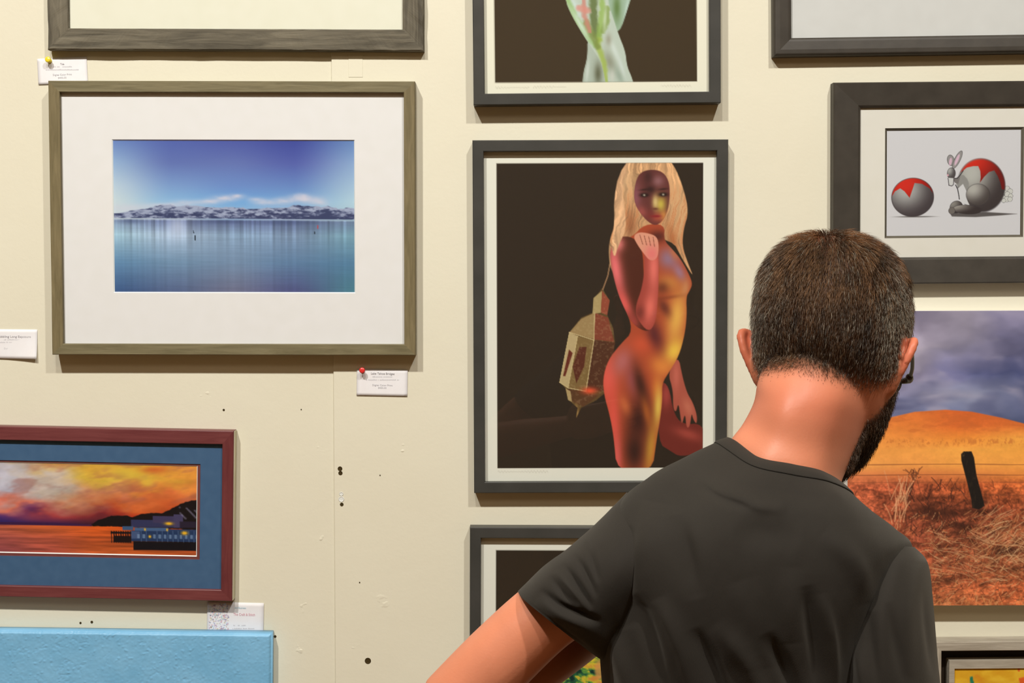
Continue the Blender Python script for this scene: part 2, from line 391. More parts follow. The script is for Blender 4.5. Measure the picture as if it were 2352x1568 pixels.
# ---- painters (flat printed artwork, photo pixel coordinates)
def paint_lake(X, Y):
    xs = [258, 397, 536, 675, 815]; r = lambda v: 321+v*352
    ys = [r(v) for v in (0, .15, .3, .4, .475, .515, .53, .62, .8, 1)]
    G = [[(105,130,185),(82,97,165),(76,86,158),(60,70,148),(100,130,180)],
         [(150,175,205),(98,113,172),(100,114,172),(84,94,164),(140,165,200)],
         [(190,205,215),(125,155,200),(110,140,195),(105,135,190),(165,190,210)],
         [(205,215,215),(140,182,216),(113,165,214),(120,166,210),(180,205,215)],
         [(205,212,215),(190,200,210),(150,182,212),(178,192,212),(172,197,207)],
         [(200,208,212),(190,198,208),(160,185,210),(178,192,210),(172,195,205)],
         [(118,132,155),(104,114,150),(95,105,140),(95,106,142),(108,125,150)],
         [(155,183,195),(172,187,206),(140,162,186),(132,152,178),(120,156,170)],
         [(98,136,168),(114,142,168),(118,140,166),(96,126,158),(84,124,152)],
         [(58,84,126),(84,96,130),(110,108,132),(80,80,124),(74,122,134)]]
    C = grid(X, Y, xs, ys, G)
    for cx, cy, rx, ry, a in [(520,455,30,7,.8),(485,462,26,6,.7),(590,458,20,6,.6),(650,460,26,7,.7),(700,456,36,8,.85),(738,464,14,6,.7),(430,466,40,7,.6),(300,478,50,8,.4),(545,450,16,5,.8),(690,449,18,6,.8),(720,460,20,6,.6),(612,464,30,6,.6),(380,472,40,5,.6)]:
        n = fbm(X, Y, 3, 14, 7)
        C = mixc(C, (216, 206, 214), np.clip(blob(X, Y, cx, cy, rx, ry)*a*(0.5+n), 0, .9))
    ridge = 481-np.clip(fbm(X, X*0+9, 11, 46, 46, 5)-.38, 0, 1)*22-blob(X, X*0, 440, 0, 60, 1)*6-blob(X, X*0, 690, 0, 110, 1)*6+ss(760, 815, X)*4+(1-ss(262, 330, X))*10
    m = ss(-1.2, 1.2, Y-ridge)*(1-ss(500.5, 503, Y))
    n = fbm(X+Y*1.1, Y-X*0.12, 21, 13, 5, 5); lf = blob(X, X*0, 440, 0, 130, 1)*.07; sn = ss(.34, .74, n+(.09+lf-ss(ridge, ridge+30, Y)*.22))
    mc = mixc(np.zeros(X.shape+(3,))+np.array((58, 64, 98.)), (190, 194, 212), np.clip(sn, 0, 1)*.8)
    C = C*(1-m[..., None])+mc*m[..., None]
    # reflections of the hills on the painted water
    st = fbm(X, X*0+3, 33, 9, 9, 4); wmask = ss(503, 506, Y)*(1-ss(506, 590, Y))
    C = C*(1+((st-.5)*(.75*wmask+.16*ss(503, 506, Y)))[..., None]); C = C*(1+((fbm(X, Y, 35, 60, 2.5, 2)-.5)*.07*ss(503, 506, Y))[..., None])
    C = mixc(C, (205, 208, 222), blob(X, Y, 407, 520, 22, 26)*.55*ss(503, 506, Y))
    C = mixc(C, (60, 72, 112), (blob(X, Y, 650, 507, 60, 7)+blob(X, Y, 520, 508, 50, 6)+blob(X, Y, 300, 508, 26, 6))*.4*ss(503, 505, Y))
    C = mixc(C, (40, 50, 60), line(X, Y, [(447, 541), (447, 551)], 1.6)+line(X, Y, [(443, 530), (444, 535)], 1)+line(X, Y, [(722, 530), (722, 535)], 1))
    C = mixc(C, (190, 60, 60), line(X, Y, [(729, 516), (729, 522)], 1.6))
    return C
def paint_sunset(X, Y):
    wx = (fbm(X, Y, 41, 70, 34, 4)-.5); wy = (fbm(X, Y, 43, 80, 30, 4)-.5)
    up = 1-ss(1165, 1200, Y); Xw = X+wx*150*up; Yw = Y+wy*62*up-X*0.0
    xs = [-600, 0, 110, 220, 330, 453]; ys = [1066, 1095, 1130, 1160, 1183, 1201, 1205, 1235, 1268]
    G = [[(150,150,180),(196,184,190),(222,172,88),(228,168,60),(232,178,58),(226,140,58)],
         [(160,160,190),(202,192,196),(208,182,160),(230,184,68),(234,172,58),(238,152,58)],
         [(150,140,170),(197,187,196),(202,178,158),(218,142,92),(228,112,56),(238,126,62)],
         [(150,90,110),(228,118,92),(206,150,126),(188,98,60),(212,94,42),(212,90,42)],
         [(50,40,100),(90,48,104),(176,62,62),(136,42,46),(200,58,24),(196,62,24)],
         [(30,25,80),(38,28,92),(66,26,74),(62,24,40),(70,26,20),(60,24,20)],
         [(120,60,60),(192,92,60),(218,98,44),(228,92,28),(196,72,20),(130,54,28)],
         [(110,60,70),(160,76,66),(190,86,60),(192,82,38),(140,60,24),(120,50,28)],
         [(100,50,60),(140,66,66),(170,76,60),(198,88,40),(218,98,40),(190,84,40)]]
    C = grid(Xw, Yw, xs, ys, G)
    st = fbm(X, Y, 47, 90, 5, 4); wm = ss(1203, 1207, Y); C = C*(1+((st-.5)*.7*wm)[..., None])
    cl = fbm(X+Y*1.2, Y, 49, 60, 26, 4); C = mixc(C, (168, 92, 78), ss(.5, .72, cl)*.42*up); c2 = fbm(X+Y*.8, Y, 50, 34, 16, 4); C = C*(1+((c2-.5)*.26*up)[..., None])
    C = mixc(C, (214, 92, 40), blob(X, Y, 352, 1076, 34, 9, -4)*.8)
    C = mixc(C, (238, 196, 66), np.clip(blob(X, Y, 300, 1086, 50, 12, 8)+blob(X, Y, 338, 1106, 16, 10), 0, 1)*.7)
    n1 = (fbm(X, X*0, 51, 9, 9, 3)-.5)*7
    C = mixc(C, (20, 12, 14), poly(X, Y+n1*.5, [(205,1204),(215,1196),(225,1190),(255,1181),(290,1180),(303,1184),(318,1177),(345,1173),(372,1174),(400,1160),(425,1147),(460,1140),(460,1210),(205,1204)], 1))
    C = mixc(C, (60, 26, 64), poly(X, Y, [(-700,1200),(120,1198),(210,1202),(210,1205),(-700,1204)], 1))
    for x0, x1, y0, y1, c in [(300,415,1189,1206,(52,52,84)),(350,412,1180,1196,(66,56,86)),(398,420,1176,1206,(72,62,92)),(308,386,1207,1214,(70,96,132)),(385,460,1210,1216,(44,60,92)),
                              (300,460,1214,1238,(34,54,88)),(300,320,1215,1232,(70,86,120)),(305,460,1238,1258,(16,12,18)),(253,300,1217,1221,(26,18,22)),(262,300,1226,1241,(30,16,16)),(280,305,1204,1213,(62,86,118)),(412,460,1192,1206,(40,30,46))]:
        C = mixc(C, c, poly(X, Y, [(x0,y0),(x1,y0),(x1,y1),(x0,y1)], .8))
    for k in range(12):
        x0 = 314+k*12.2
        if 330 < x0 < 345: continue
        C = mixc(C, (140, 160, 185), poly(X, Y, [(x0,1222),(x0+6,1222),(x0+6,1231),(x0,1231)], .8)*.6)
        C = mixc(C, (90, 110, 140), line(X, Y, [(x0+9,1214),(x0+9,1238)], .8)*.6)
    for k in range(9): C = mixc(C, (20, 12, 14), line(X, Y, [(255+k*5.4,1216),(255+k*5.4,1241)], 1.6))
    for k in range(16): C = mixc(C, (150, 140, 160), poly(X, Y, [(410+(k*37 % 40),1158+(k*23 % 26)),(415+(k*37 % 40),1158+(k*23 % 26)),(415+(k*37 % 40),1162+(k*23 % 26)),(410+(k*37 % 40),1162+(k*23 % 26))], .8)*ss(0, 12, 1158+(k*23 % 26)-1150)*.45)
    for cx, cy, rx, ry in [(387,1197,9,3.4),(423,1218,7,4),(343,1227,3,3),(332,1211,2,3),(383,1211,2,3)]:
        C = mixc(C, (245, 180, 40), np.clip(blob(X, Y, cx, cy, rx, ry)*1.2, 0, 1))
    return C
def strokes(C, X, Y, n, region, seed, colors, ln=(8, 30), wd=1.2, ang=(-60, 60), alpha=.8, curve=.3):
    r = np.random.default_rng(seed); x0, x1, y0, y1 = region
    ox, oy = X[0, 0], Y[0, 0]; sx = X[0, 1]-X[0, 0]; sy = Y[1, 0]-Y[0, 0]; H, W2 = X.shape
    for k in range(n):
        x = r.uniform(x0, x1); y = r.uniform(y0, y1); L = r.uniform(*ln); a = r.uniform(*ang)*D2R; cv = r.uniform(-curve, curve)
        c = np.array(colors[r.integers(len(colors))], float); pts = []
        for t in (0, .33, .66, 1): pts.append((x+math.sin(a+cv*t)*L*t, y-math.cos(a+cv*t)*L*t))
        p = np.array(pts); i0 = int((p[:, 0].min()-3-ox)/sx); i1 = int((p[:, 0].max()+3-ox)/sx)+2; j0 = int((p[:, 1].min()-3-oy)/sy); j1 = int((p[:, 1].max()+3-oy)/sy)+2
        i0, j0 = max(i0, 0), max(j0, 0)
        if i1 <= i0 or j1 <= j0 or i0 >= W2 or j0 >= H: continue
        s = (slice(j0, j1), slice(i0, i1)); m = line(X[s], Y[s], pts, wd, 1.1)*alpha*r.uniform(.5, 1)
        C[s] = C[s]*(1-m[..., None])+c*m[..., None]
    return C
def paint_hill(X, Y):
    xs = [1948, 2100, 2200, 2300, 2450]; ys = [713, 800, 860, 910, 975]
    G = [[(122,112,126),(128,118,136),(154,144,152),(136,128,146),(110,105,125)],
         [(138,128,142),(154,144,152),(142,134,148),(112,108,134),(90,90,115)],
         [(126,118,138),(132,124,142),(104,102,130),(72,76,108),(85,90,120)],
         [(104,104,130),(120,120,140),(128,130,146),(112,114,136),(75,80,110)],
         [(110,112,140),(98,102,134),(78,84,118),(64,74,106),(60,68,100)]]
    wx = (fbm(X, Y, 61, 110, 70, 4)-.5)*110; wy = (fbm(X, Y, 63, 120, 60, 4)-.5)*70
    C = grid(X+wx, Y+wy, xs, ys, G); cl = fbm(X, Y, 65, 90, 40, 5); C = C*(1+((fbm(X+wx, Y+wy, 65, 110, 60, 3)-.5)*.5)[..., None]); C = mixc(C, (168, 158, 168), ss(.5, .8, fbm(X+wx*.6, Y+wy*.5, 67, 90, 40, 3))*.6); C = mixc(C, (66, 68, 98), ss(.5, .8, fbm(X+wx*.6, Y+wy*.5, 69, 120, 44, 3))*.5*ss(760, 860, Y))
    C = mixc(C, (160, 154, 166), blob(X, Y, 2215, 905, 60, 9, 6)*.6)
    hx = [1900, 1990, 2040, 2100, 2170, 2230, 2300, 2352, 2450, 2700]; hy = [1020, 975, 955, 942, 938, 943, 958, 972, 1002, 1080]
    hill = np.interp(X, hx, hy); m = ss(-1.5, 1.5, Y-hill)
    gx = [1948, 2100, 2200, 2352, 2560]; gy = [938, 975, 1005, 1030, 1065, 1090, 1110, 1170, 1230, 1300, 1345, 1388]
    H = [[(222,128,58),(216,112,48),(208,98,42),(200,88,40),(190,82,40)],
         [(232,140,60),(222,122,52),(214,104,44),(214,110,48),(200,90,40)],
         [(236,148,66),(232,140,60),(232,138,54),(238,160,66),(236,158,66)],
         [(236,152,70),(238,156,70),(240,162,70),(238,160,66),(236,158,66)],
         [(236,156,76),(236,152,72),(238,156,70),(238,156,68),(236,156,66)],
         [(214,120,70),(210,116,62),(214,122,62),(222,132,60),(222,130,60)],
         [(176,88,54),(172,84,50),(180,88,46),(196,98,48),(196,98,48)],
         [(186,92,58),(150,74,46),(124,60,38),(150,74,44),(160,80,44)],
         [(170,88,56),(140,70,46),(128,66,42),(150,84,52),(150,84,52)],
         [(170,90,56),(158,80,50),(150,78,48),(138,76,46),(140,76,46)],
         [(180,100,60),(180,98,60),(176,92,54),(174,88,50),(174,88,50)],
         [(170,96,56),(176,100,60),(180,100,58),(170,88,50),(170,88,50)]]
    Hc = grid(X, Y, gx, gy, H)
    g = fbm(X, Y, 71, 26, 12, 5); Hc = Hc*(1+((g-.5)*(.12+.9*ss(1085, 1130, Y)))[..., None])
    g2 = fbm(X, Y, 73, 5, 5, 3); Hc = Hc*(1+((g2-.5)*(.05+.7*ss(1085, 1120, Y)))[..., None])
    Hc = mixc(Hc, (196, 112, 50), ss(.5, .66, fbm(X, Y, 75, 5, 7, 3))*blob(X*0, Y, 0, 1012, 1, 9)*.7)
    Hc = mixc(Hc, (188, 96, 44), ss(.5, .7, fbm(X, Y, 76, 30, 8, 4))*(1-ss(985, 1000, Y))*.4)
    C = C*(1-m[..., None])+Hc*m[..., None]
    lower = [1948, 2560, 1110, 1388]
    for cx, cy, rx, ry, a in [(2150,1175,50,14,.75),(2250,1172,40,8,.8),(2210,1205,40,7,.7),(2130,1160,40,22,.5),(2320,1262,40,12,.7),(2170,1330,50,12,.6),(2400,1200,50,14,.6),(2250,1150,24,6,.6)]:
        C = mixc(C, (58, 32, 22), blob(X, Y, cx, cy, rx, ry)*a)
    C = strokes(C, X, Y, 700, (1948, 2560, 1115, 1390), 81, [(96,44,28),(70,36,24),(150,66,38),(190,90,50)], (6, 20), .9, (-80, 80), .7)
    C = strokes(C, X, Y, 700, (1948, 2560, 1180, 1398), 83, [(206,146,92),(222,170,116),(190,110,62),(214,120,66)], (6, 24), .6, (10, 85), .65)
    C = strokes(C, X, Y, 330, (2230, 2560, 1180, 1300), 85, [(210,160,108),(226,180,126),(170,110,66)], (14, 44), .7, (40, 72), .7)
    C = strokes(C, X, Y, 330, (2150, 2400, 1225, 1340), 86, [(210,162,112),(186,128,80),(120,70,42)], (12, 40), .7, (-88, -50), .6)
    C = strokes(C, X, Y, 200, (2100, 2560, 1290, 1390), 88, [(216,166,110),(120,60,36),(60,34,24)], (8, 26), .7, (40, 88), .6)
    C = strokes(C, X, Y, 90, (2080, 2230, 1120, 1230), 87, [(60,32,24),(80,44,30)], (12, 40), 1.2, (-45, 60), .7)
    C = strokes(C, X, Y, 90, (1950, 2560, 1385, 1396), 89, [(210,140,80)], (8, 20), 1, (-40, 40), .6)
    C = strokes(C, X, Y, 26, (2045, 2085, 1130, 1200), 91, [(222,160,110)], (20, 70), 1.2, (-12, 32), .7)
    C = strokes(C, X, Y, 22, (2085, 2110, 1080, 1100), 92, [(110,60,34)], (6, 16), 1.4, (-60, 60), .8)
    for y in (1063, 1087, 1104, 1133): C = mixc(C, (120, 66, 40), line(X, Y, [(1900, y-1), (2200, y), (2352, y+3), (2600, y+3)], .9, 1)*(.65 if y < 1100 else .4))
    post = [(2207,1040),(2213,1034),(2231,1034),(2237,1048),(2243,1088),(2263,1160),(2250,1168),(2234,1164),(2232,1146),(2219,1095),(2208,1055)]
    C = C*np.array((1.06, 1.05, 1.06))
    pm = poly(X, Y, post, 1.2); pc = mixc(np.zeros(X.shape+(3,))+np.array((34, 27, 22.)), (130, 100, 60), ss(.55, .8, fbm(X, Y, 95, 3, 8, 3))*(1-ss(1040, 1056, Y)*.75)*.5)
    C = C*(1-pm[..., None])+pc*pm[..., None]
    return C
def sphere_shade(X, Y, cx, cy, rx, ry, hi, lo):
    r = np.hypot((X-cx+rx*.35)/rx, (Y-cy+ry*.4)/ry); t = ss(.1, 1.45, r)[..., None]; return np.array(hi, float)*(1-t)+np.array(lo, float)*t
def paint_rabbit(X, Y):
    C = np.zeros(X.shape+(3,))+np.array((214., 206, 202))
    C = mixc(C, (96, 88, 82), np.clip(ell(X, Y, 2105, 497, 44, 1.6, 0, .5)*.8, 0, 1))
    def over(m, col):
        nonlocal C; C = C*(1-m[..., None])+np.asarray(col)*m[..., None]
    over(ell(X, Y, 2099, 452, 49, 45, 0, .03), np.array((60, 50, 50.)))
    ball = ell(X, Y, 2099, 452, 47.6, 43.8, 0, .03)
    over(ball, sphere_shade(X, Y, 2099, 452, 47, 44, (176, 170, 162), (70, 60, 60)))
    red = poly(X, Y, [(2048,455),(2058,438),(2070,431),(2080,438),(2092,453),(2099,432),(2103,419),(2120,421),(2138,432),(2147,445),(2147,400),(2048,400)], .9)
    over(ball*red, sphere_shade(X, Y, 2099, 440, 60, 50, (214, 44, 30), (120, 20, 16)))
    q = lambda x, y: (2160+x*.1211, 330+y*.1211)
    C = mixc(C, (72, 64, 60), poly(X, Y, [q(*p) for p in [(200,1300),(400,1310),(900,1300),(1490,1340),(1200,1365),(700,1395),(250,1380)]], 1.5)*.85)
    dk = np.array((50., 44, 46))
    def E(x, y, rx, ry, a=0, col=None, shade=None, o=.8):
        cx, cy = q(x, y); rx, ry = rx*.1211, ry*.1211
        over(ell(X, Y, cx, cy, rx+o, ry+o, a, .06), dk)
        m = ell(X, Y, cx, cy, rx, ry, a, .06)
        over(m, shade if shade is not None else np.array(col, float)); return m
    # tail of little puffs
    for k, (x, y, r) in enumerate([(1290,860,50),(1350,910,48),(1240,930,46),(1300,970,52),(1360,1000,42),(1220,1030,46),(1290,1060,52),(1350,1060,44),(1230,1085,38)]):
        E(x, y, r, r, 0, (206, 200, 188), o=.5)
    # far and near ears
    E(210, 310, 62, 100, -12, (150, 142, 136)); over(ell(X, Y, *q(205, 335), 3.2, 9, 8, .2), np.array((214., 172, 184)))
    E(335, 300, 52, 180, 26, (150, 142, 136)); over(ell(X, Y, *q(330, 300), 3.2, 14, 22, .2), np.array((216., 176, 188)))
    bm_ = E(800, 790, 440, 500, -14, shade=sphere_shade(X, Y, *q(760, 760), 54, 62, (184, 178, 166), (62, 52, 50)))
    redp = [q(*p) for p in [(380,560),(520,450),(640,425),(735,425),(775,520),(785,640),(772,740),(850,630),(940,540),(1040,510),(1110,620),(1160,740),(1190,870),(1270,880),(1300,500),(1000,250),(500,280)]]
    over(bm_*poly(X, Y, redp, 1.0), sphere_shade(X, Y, *q(760, 480), 60, 50, (212, 44, 28), (112, 22, 18)))
    over(poly(X, Y, [q(*p) for p in [(330,800),(300,660),(430,560),(560,700),(560,860),(470,880),(420,830)]], 1.2, 1), np.array((146., 140, 132)))
    over(poly(X, Y, [q(*p) for p in [(350,850),(450,760),(520,900),(540,1080),(590,1180),(430,1120),(380,1050)]], .9), np.array((212., 205, 200)))
    over(line(X, Y, [q(*p) for p in [(310,780),(350,860),(370,950),(385,1050)]], 1), dk)
    E(740, 970, 225, 205, 10, shade=sphere_shade(X, Y, *q(720, 940), 30, 28, (178, 170, 158), (74, 64, 60)), o=.4)
    E(330, 1200, 120, 110, -30, shade=sphere_shade(X, Y, *q(300, 1180), 20, 16, (140, 132, 122), (60, 50, 48)))
    E(540, 1250, 270, 85, 4, shade=sphere_shade(X, Y, *q(380, 1220), 40, 14, (160, 150, 138), (58, 48, 46)), o=.5)
    E(245, 1270, 60, 62, 0, (112, 102, 94), o=.5)
    over(poly(X, Y, [q(*p) for p in [(250,600),(300,655),(350,640),(400,600),(360,760),(300,740),(262,690)]], .9), np.array((120., 112, 106)))
    over(line(X, Y, [q(295, 655), q(340, 652), q(400, 585), q(450, 510)], .9), dk)
    E(225, 560, 75, 105, 0, shade=sphere_shade(X, Y, *q(210, 540), 10, 14, (170, 164, 156), (80, 72, 70)))
    over(poly(X, Y, [q(*p) for p in [(165,640),(270,650),(272,780),(215,800),(180,780)]], .9), np.array((206., 200, 192)))
    over(line(X, Y, [q(165, 650), q(182, 785), q(240, 798), q(270, 770), q(272, 660)], .7), dk*1.5)
    over(ell(X, Y, *q(160, 592), 2, 2.4, 0, .3), np.array((220., 160, 168)))
    return C
def paint_legs(X, Y):
    q = lambda p: (1060+p[0]*.2721, p[1]*.2721)
    paper = (240, 228, 200)
    C = np.zeros(X.shape+(3,))+np.array(paper, float)
    C = mixc(C, (64, 49, 31), poly(X, Y, [(1131,-520),(1597,-520),(1601,187.5),(1135,188.5)], .8))
    def leg(pts, base):
        nonlocal C
        m = poly(X, Y, [q(p) for p in pts], 1.3, 2)*poly(X, Y, [(1131,-520),(1597,-520),(1601,187.5),(1135,188.5)], .8); C = mixc(C, base, m); return m
    b = leg([(1150,-1500),(1420,-1500),(1560,-700),(1460,-100),(1412,30),(1330,290),(1250,200),(1180,0)], (160, 178, 150))
    C = mixc(C, (96, 120, 62), b*blob(X, Y, *q((1310, 60)), 9, 34)*.9); C = mixc(C, (200, 214, 200), b*blob(X, Y, *q((1390, 100)), 4, 40, 8)*.7)
    b = leg([(1060,300),(1062,480),(1022,620),(1014,790),(1236,790),(1200,400)], (176, 182, 162))
    C = mixc(C, (90, 88, 62), b*blob(X, Y, *q((1150, 620)), 9, 26)*.85)
    f = leg([(800,-1500),(1160,-1500),(1210,-700),(1230,0),(1275,130),(1325,290),(1382,430),(1395,560),(1440,660),(1470,790),(1225,790),(1190,540),(1100,400),(1050,330),(930,130),(868,-20),(780,-700)], (190, 196, 176))
    C = mixc(C, (132, 128, 104), f*blob(X, Y, *q((1250, 520)), 12, 26, -20)*.7)
    C = mixc(C, (150, 160, 140), f*blob(X, Y, *q((1330, 640)), 7, 22, -20)*.8)
    C = mixc(C, (206, 216, 204), f*blob(X, Y, *q((950, 40)), 9, 30, -30)*.8)
    for pts, wd, c in [([(880,-40),(960,140),(1080,330),(1130,380)], 5, (150,182,104)),([(1120,-80),(1110,60),(1120,180),(1140,290)], 11, (92,104,50)),([(1180,-60),(1190,80),(1170,220),(1150,330)], 7, (150,176,84)),
                       ([(1230,60),(1225,180),(1190,260)], 5, (132,150,72)),([(1160,330),(1150,380),(1200,520),(1215,690)], 4.5, (160,176,72)),([(1050,180),(1120,330),(1145,390)], 8, (124,136,66)),
                       ([(1030,0),(1040,130),(1080,260)], 2.6, (204,130,112)),([(990,60),(1060,80)], 8, (216,140,122))]:
        C = mixc(C, c, f*line(X+(fbm(X, Y, 97, 9)-.5)*7, Y, [q(p) for p in pts], wd*.7, 9)*.8)
    for px_, py_, rx_, ry_, an_, c_ in [(1000,200,5,40,-30,(216,222,210)),(1290,420,6,30,-22,(214,218,204)),(1210,150,4,30,4,(206,214,176)),(1350,560,4,24,-18,(208,212,200)),(1240,330,7,14,0,(150,140,116)),(1270,640,5,14,0,(206,200,184)),(1060,600,4,26,6,(210,212,198))]:
        C = mixc(C, c_, np.maximum(f, b)*blob(X, Y, *q((px_, py_)), rx_, ry_, an_)*.7)
    # pencilled inscription under the print
    for x0, x1, y in [(1136, 1215, 200), (1224, 1300, 199), (1518, 1590, 198)]:
        C = mixc(C, (208, 196, 170), line(X, Y, [(x, y+1.8*math.sin(x*.9)+1.2*math.sin(x*2.3)) for x in np.arange(x0, x1, 2.0)], .8)*.55)
    return C
def paint_figure(X, Y):
    q = lambda p: (1060+p[0]*.5614, 300+p[1]*.5614)
    C = np.zeros(X.shape+(3,))+np.array((238., 228, 206))
    C = mixc(C, (50, 38, 27), poly(X, Y, [(1142,374),(1612,374),(1617,1074),(1141,1074)], .8))
    inside = poly(X, Y, [(1142,374),(1612,374),(1617,1074),(1141,1074)], .8)
    def region(pts, base, sm=2, soft=1.4):
        nonlocal C
        m = poly(X, Y, [q(p) for p in pts], soft, sm)*inside; C = mixc(C, base, m); return m
    def dab(m, x, y, rx, ry, a, c, s=1.0):
        nonlocal C
        cx, cy = q((x, y)); C = mixc(C, c, np.clip(m*blob(X, Y, cx, cy, rx*.5614, ry*.5614, a)*s, 0, 1))
    # lantern
    L = region([(470,1170),(476,1130),(440,1100),(426,1050),(402,1025),(442,820),(490,760),(536,740),(545,680),(575,640),(606,690),(596,750),(620,800),(628,860),(600,1060),(550,1100),(490,1130)], (96, 70, 38), 0)
    for pts, c in [([(402,1025),(442,820),(475,835),(436,1048)], (188,160,112)),([(415,1000),(440,890),(455,905),(425,1000)], (104,42,28)),([(475,835),(542,852),(510,1060),(436,1048)], (128,98,56)),
                   ([(455,960),(482,880),(512,880),(502,960),(470,1030)], (92,44,28)),([(542,852),(628,862),(600,1060),(510,1060)], (84,48,30)),([(490,765),(545,740),(542,848),(442,820)], (160,128,82)),
                   ([(545,740),(600,760),(625,860),(542,850)], (132,64,44)),([(540,680),(575,650),(570,740),(536,745)], (176,148,96)),([(575,650),(606,690),(596,750),(570,740)], (150,72,50)),
                   ([(426,1050),(500,1062),(560,1080),(500,1125),(440,1100)], (92,58,34)),([(426,1050),(446,1062),(452,1105),(436,1098)], (176,146,96))]:
        region(pts, c, 0, 1)
    n = fbm(X, Y, 101, 4, 4, 2); C = mixc(C, (206, 180, 128), L*ss(.55, .72, n)*.16)
    for a, b in [((475,835),(436,1048)),((542,852),(510,1060)),((442,820),(542,852)),((545,740),(542,852)),((402,1025),(436,1048)),((436,1048),(510,1062)),((442,820),(402,1025))]:
        C = mixc(C, (206, 178, 124), inside*line(X, Y, [q(a), q(b)], 1.1, .9)*.9)
    dab(L, 525, 1060, 30, 14, 0, (236, 84, 50)); dab(L, 470, 1150, 8, 30, 0, (196, 150, 84))
    C = mixc(C, (150, 110, 76), inside*line(X, Y, [q((578,645)),q((598,590)),(1402,596)], 2, 1))
    # hair behind
    h = region([(700,110),(655,170),(625,280),(628,380),(606,440),(600,500),(612,570),(640,600),(700,440),(860,440),(900,520),(950,600),(925,540),(900,470),(905,400),(926,330),(905,240),(875,160),(840,110)], (216, 160, 110), 2)
    st = fbm(X+Y*.12+np.sin(Y/26)*5+(fbm(X, Y, 105, 30)-.5)*22, Y, 103, 4.5, 70, 3); C = C*(1+((st-.5)*.8)[..., None]*h[..., None])
    dab(h, 660, 200, 40, 60, 0, (226, 178, 130), .7); dab(h, 690, 380, 26, 60, 0, (150, 84, 50), .7); dab(h, 890, 300, 34, 110, 0, (224, 172, 120), .6); dab(h, 860, 440, 20, 70, -14, (176, 96, 52), .7); dab(h, 640, 460, 20, 60, 0, (220, 160, 120), .5)
    # strands turning orange in the shade
    C = mixc(C, (170, 92, 52), h*ss(.5, .68, st)*.45*ss(400, 470, Y))
    # far thigh and far arm
    m = region([(815,1020),(850,1040),(870,1150),(905,1200),(995,1195),(1010,1310),(900,1335),(860,1310),(805,1275)], (116, 44, 34)); dab(m, 930, 1240, 60, 22, 18, (168, 70, 56), .9); dab(m, 840, 1080, 20, 50, 0, (176, 70, 60), .8)
    m = region([(845,985),(888,915),(905,1000),(925,1070),(950,1110),(968,1165),(966,1200),(952,1180),(945,1150),(938,1210),(924,1215),(918,1150),(905,1205),(898,1160),(890,1110),(880,1152),(868,1130),(868,1060)], (176, 84, 64)); dab(m, 880, 1000, 14, 60, 0, (206, 104, 84), .8); dab(m, 930, 1130, 20, 40, -20, (206, 116, 88), .7)
    # torso and near leg
    t = region([(745,380),(830,380),(825,445),(860,482),(900,530),(932,590),(944,625),(932,652),(918,676),(922,750),(914,830),(890,920),(850,985),(822,1030),(824,1100),(815,1180),(800,1270),(784,1395),(638,1395),(625,1250),(608,1160),(585,1080),(579,1010),(600,935),(650,870),(705,815),(660,700),(640,560),(640,450),(700,430)], (176, 74, 44), 2)
    for d in [(600,1010,40,110,0,(232,92,74),1),(625,1180,26,140,-4,(226,84,66),1),(640,1330,20,90,-3,(232,96,84),1),(660,940,40,60,20,(188,104,98),.9),(700,1020,26,70,-10,(160,80,80),.8),
              (880,760,40,110,8,(236,170,76),1),(870,900,40,60,30,(244,190,70),1),(820,960,50,40,40,(238,140,60),.8),(800,1050,22,60,0,(220,120,50),.8),(806,1130,18,80,4,(236,190,80),1),(775,1290,24,120,5,(214,148,54),1),
              (735,1040,24,90,-14,(70,36,26),.95),(725,1180,50,90,0,(64,32,24),.95),(710,1310,44,90,0,(58,32,24),.95),(740,870,50,40,0,(210,84,52),.9),(790,830,30,70,-20,(92,40,40),.9),(830,720,20,40,-30,(98,46,34),.8),
              (850,620,50,36,10,(206,128,62),.9),(845,520,40,44,-30,(150,112,128),.95),(890,575,20,40,-30,(160,120,140),.8),(870,500,18,30,-30,(196,110,70),.8),(820,640,30,26,0,(110,54,34),.8),(915,640,16,34,10,(206,140,90),.7),(800,430,40,26,0,(84,38,30),.9),(760,1150,16,60,-12,(190,100,40),.7),(670,1120,20,40,-20,(214,110,60),.7),(840,680,60,8,-8,(120,56,34),.5)]:
        dab(t, *d)
    # near arm folded up to the shoulder, hand under the chin
    m = region([(640,430),(612,470),(606,520),(625,610),(650,690),(700,790),(765,824),(790,780),(760,700),(745,600),(740,480),(700,430)], (84, 40, 26)); dab(m, 630, 560, 28, 130, -10, (238,112,108)); dab(m, 665, 700, 24, 70, -24, (226,92,82)); dab(m, 700, 780, 30, 30, 0, (176,70,60),.8); dab(m, 640, 460, 26, 30, 0, (240,128,120),.9)
    m = region([(765,824),(795,780),(803,690),(806,580),(802,470),(770,430),(745,470),(748,560),(738,640),(712,712),(715,760)], (168, 70, 56)); dab(m, 785, 560, 22, 90, 0, (232,112,96)); dab(m, 770, 720, 24, 60, 8, (232,110,92)); dab(m, 730, 740, 20, 30, 0, (120,50,40),.8)
    m = region([(700,430),(722,412),(760,416),(798,430),(806,470),(800,520),(770,530),(745,500),(722,470)], (226,150,118),2); dab(m, 778, 500, 30, 36, 0, (232,116,108),.9)
    for k in range(4): C = mixc(C, (120, 60, 44), m*line(X, Y, [q((728+k*18, 424+k*3)), q((740+k*16, 462+k*3))], 1, 1)*.6)
    # face in shadow with light catching the cheek
    f = region([(712,190),(745,160),(810,160),(845,200),(850,270),(838,340),(805,384),(775,382),(735,345),(700,285)], (104, 52, 46), 2)
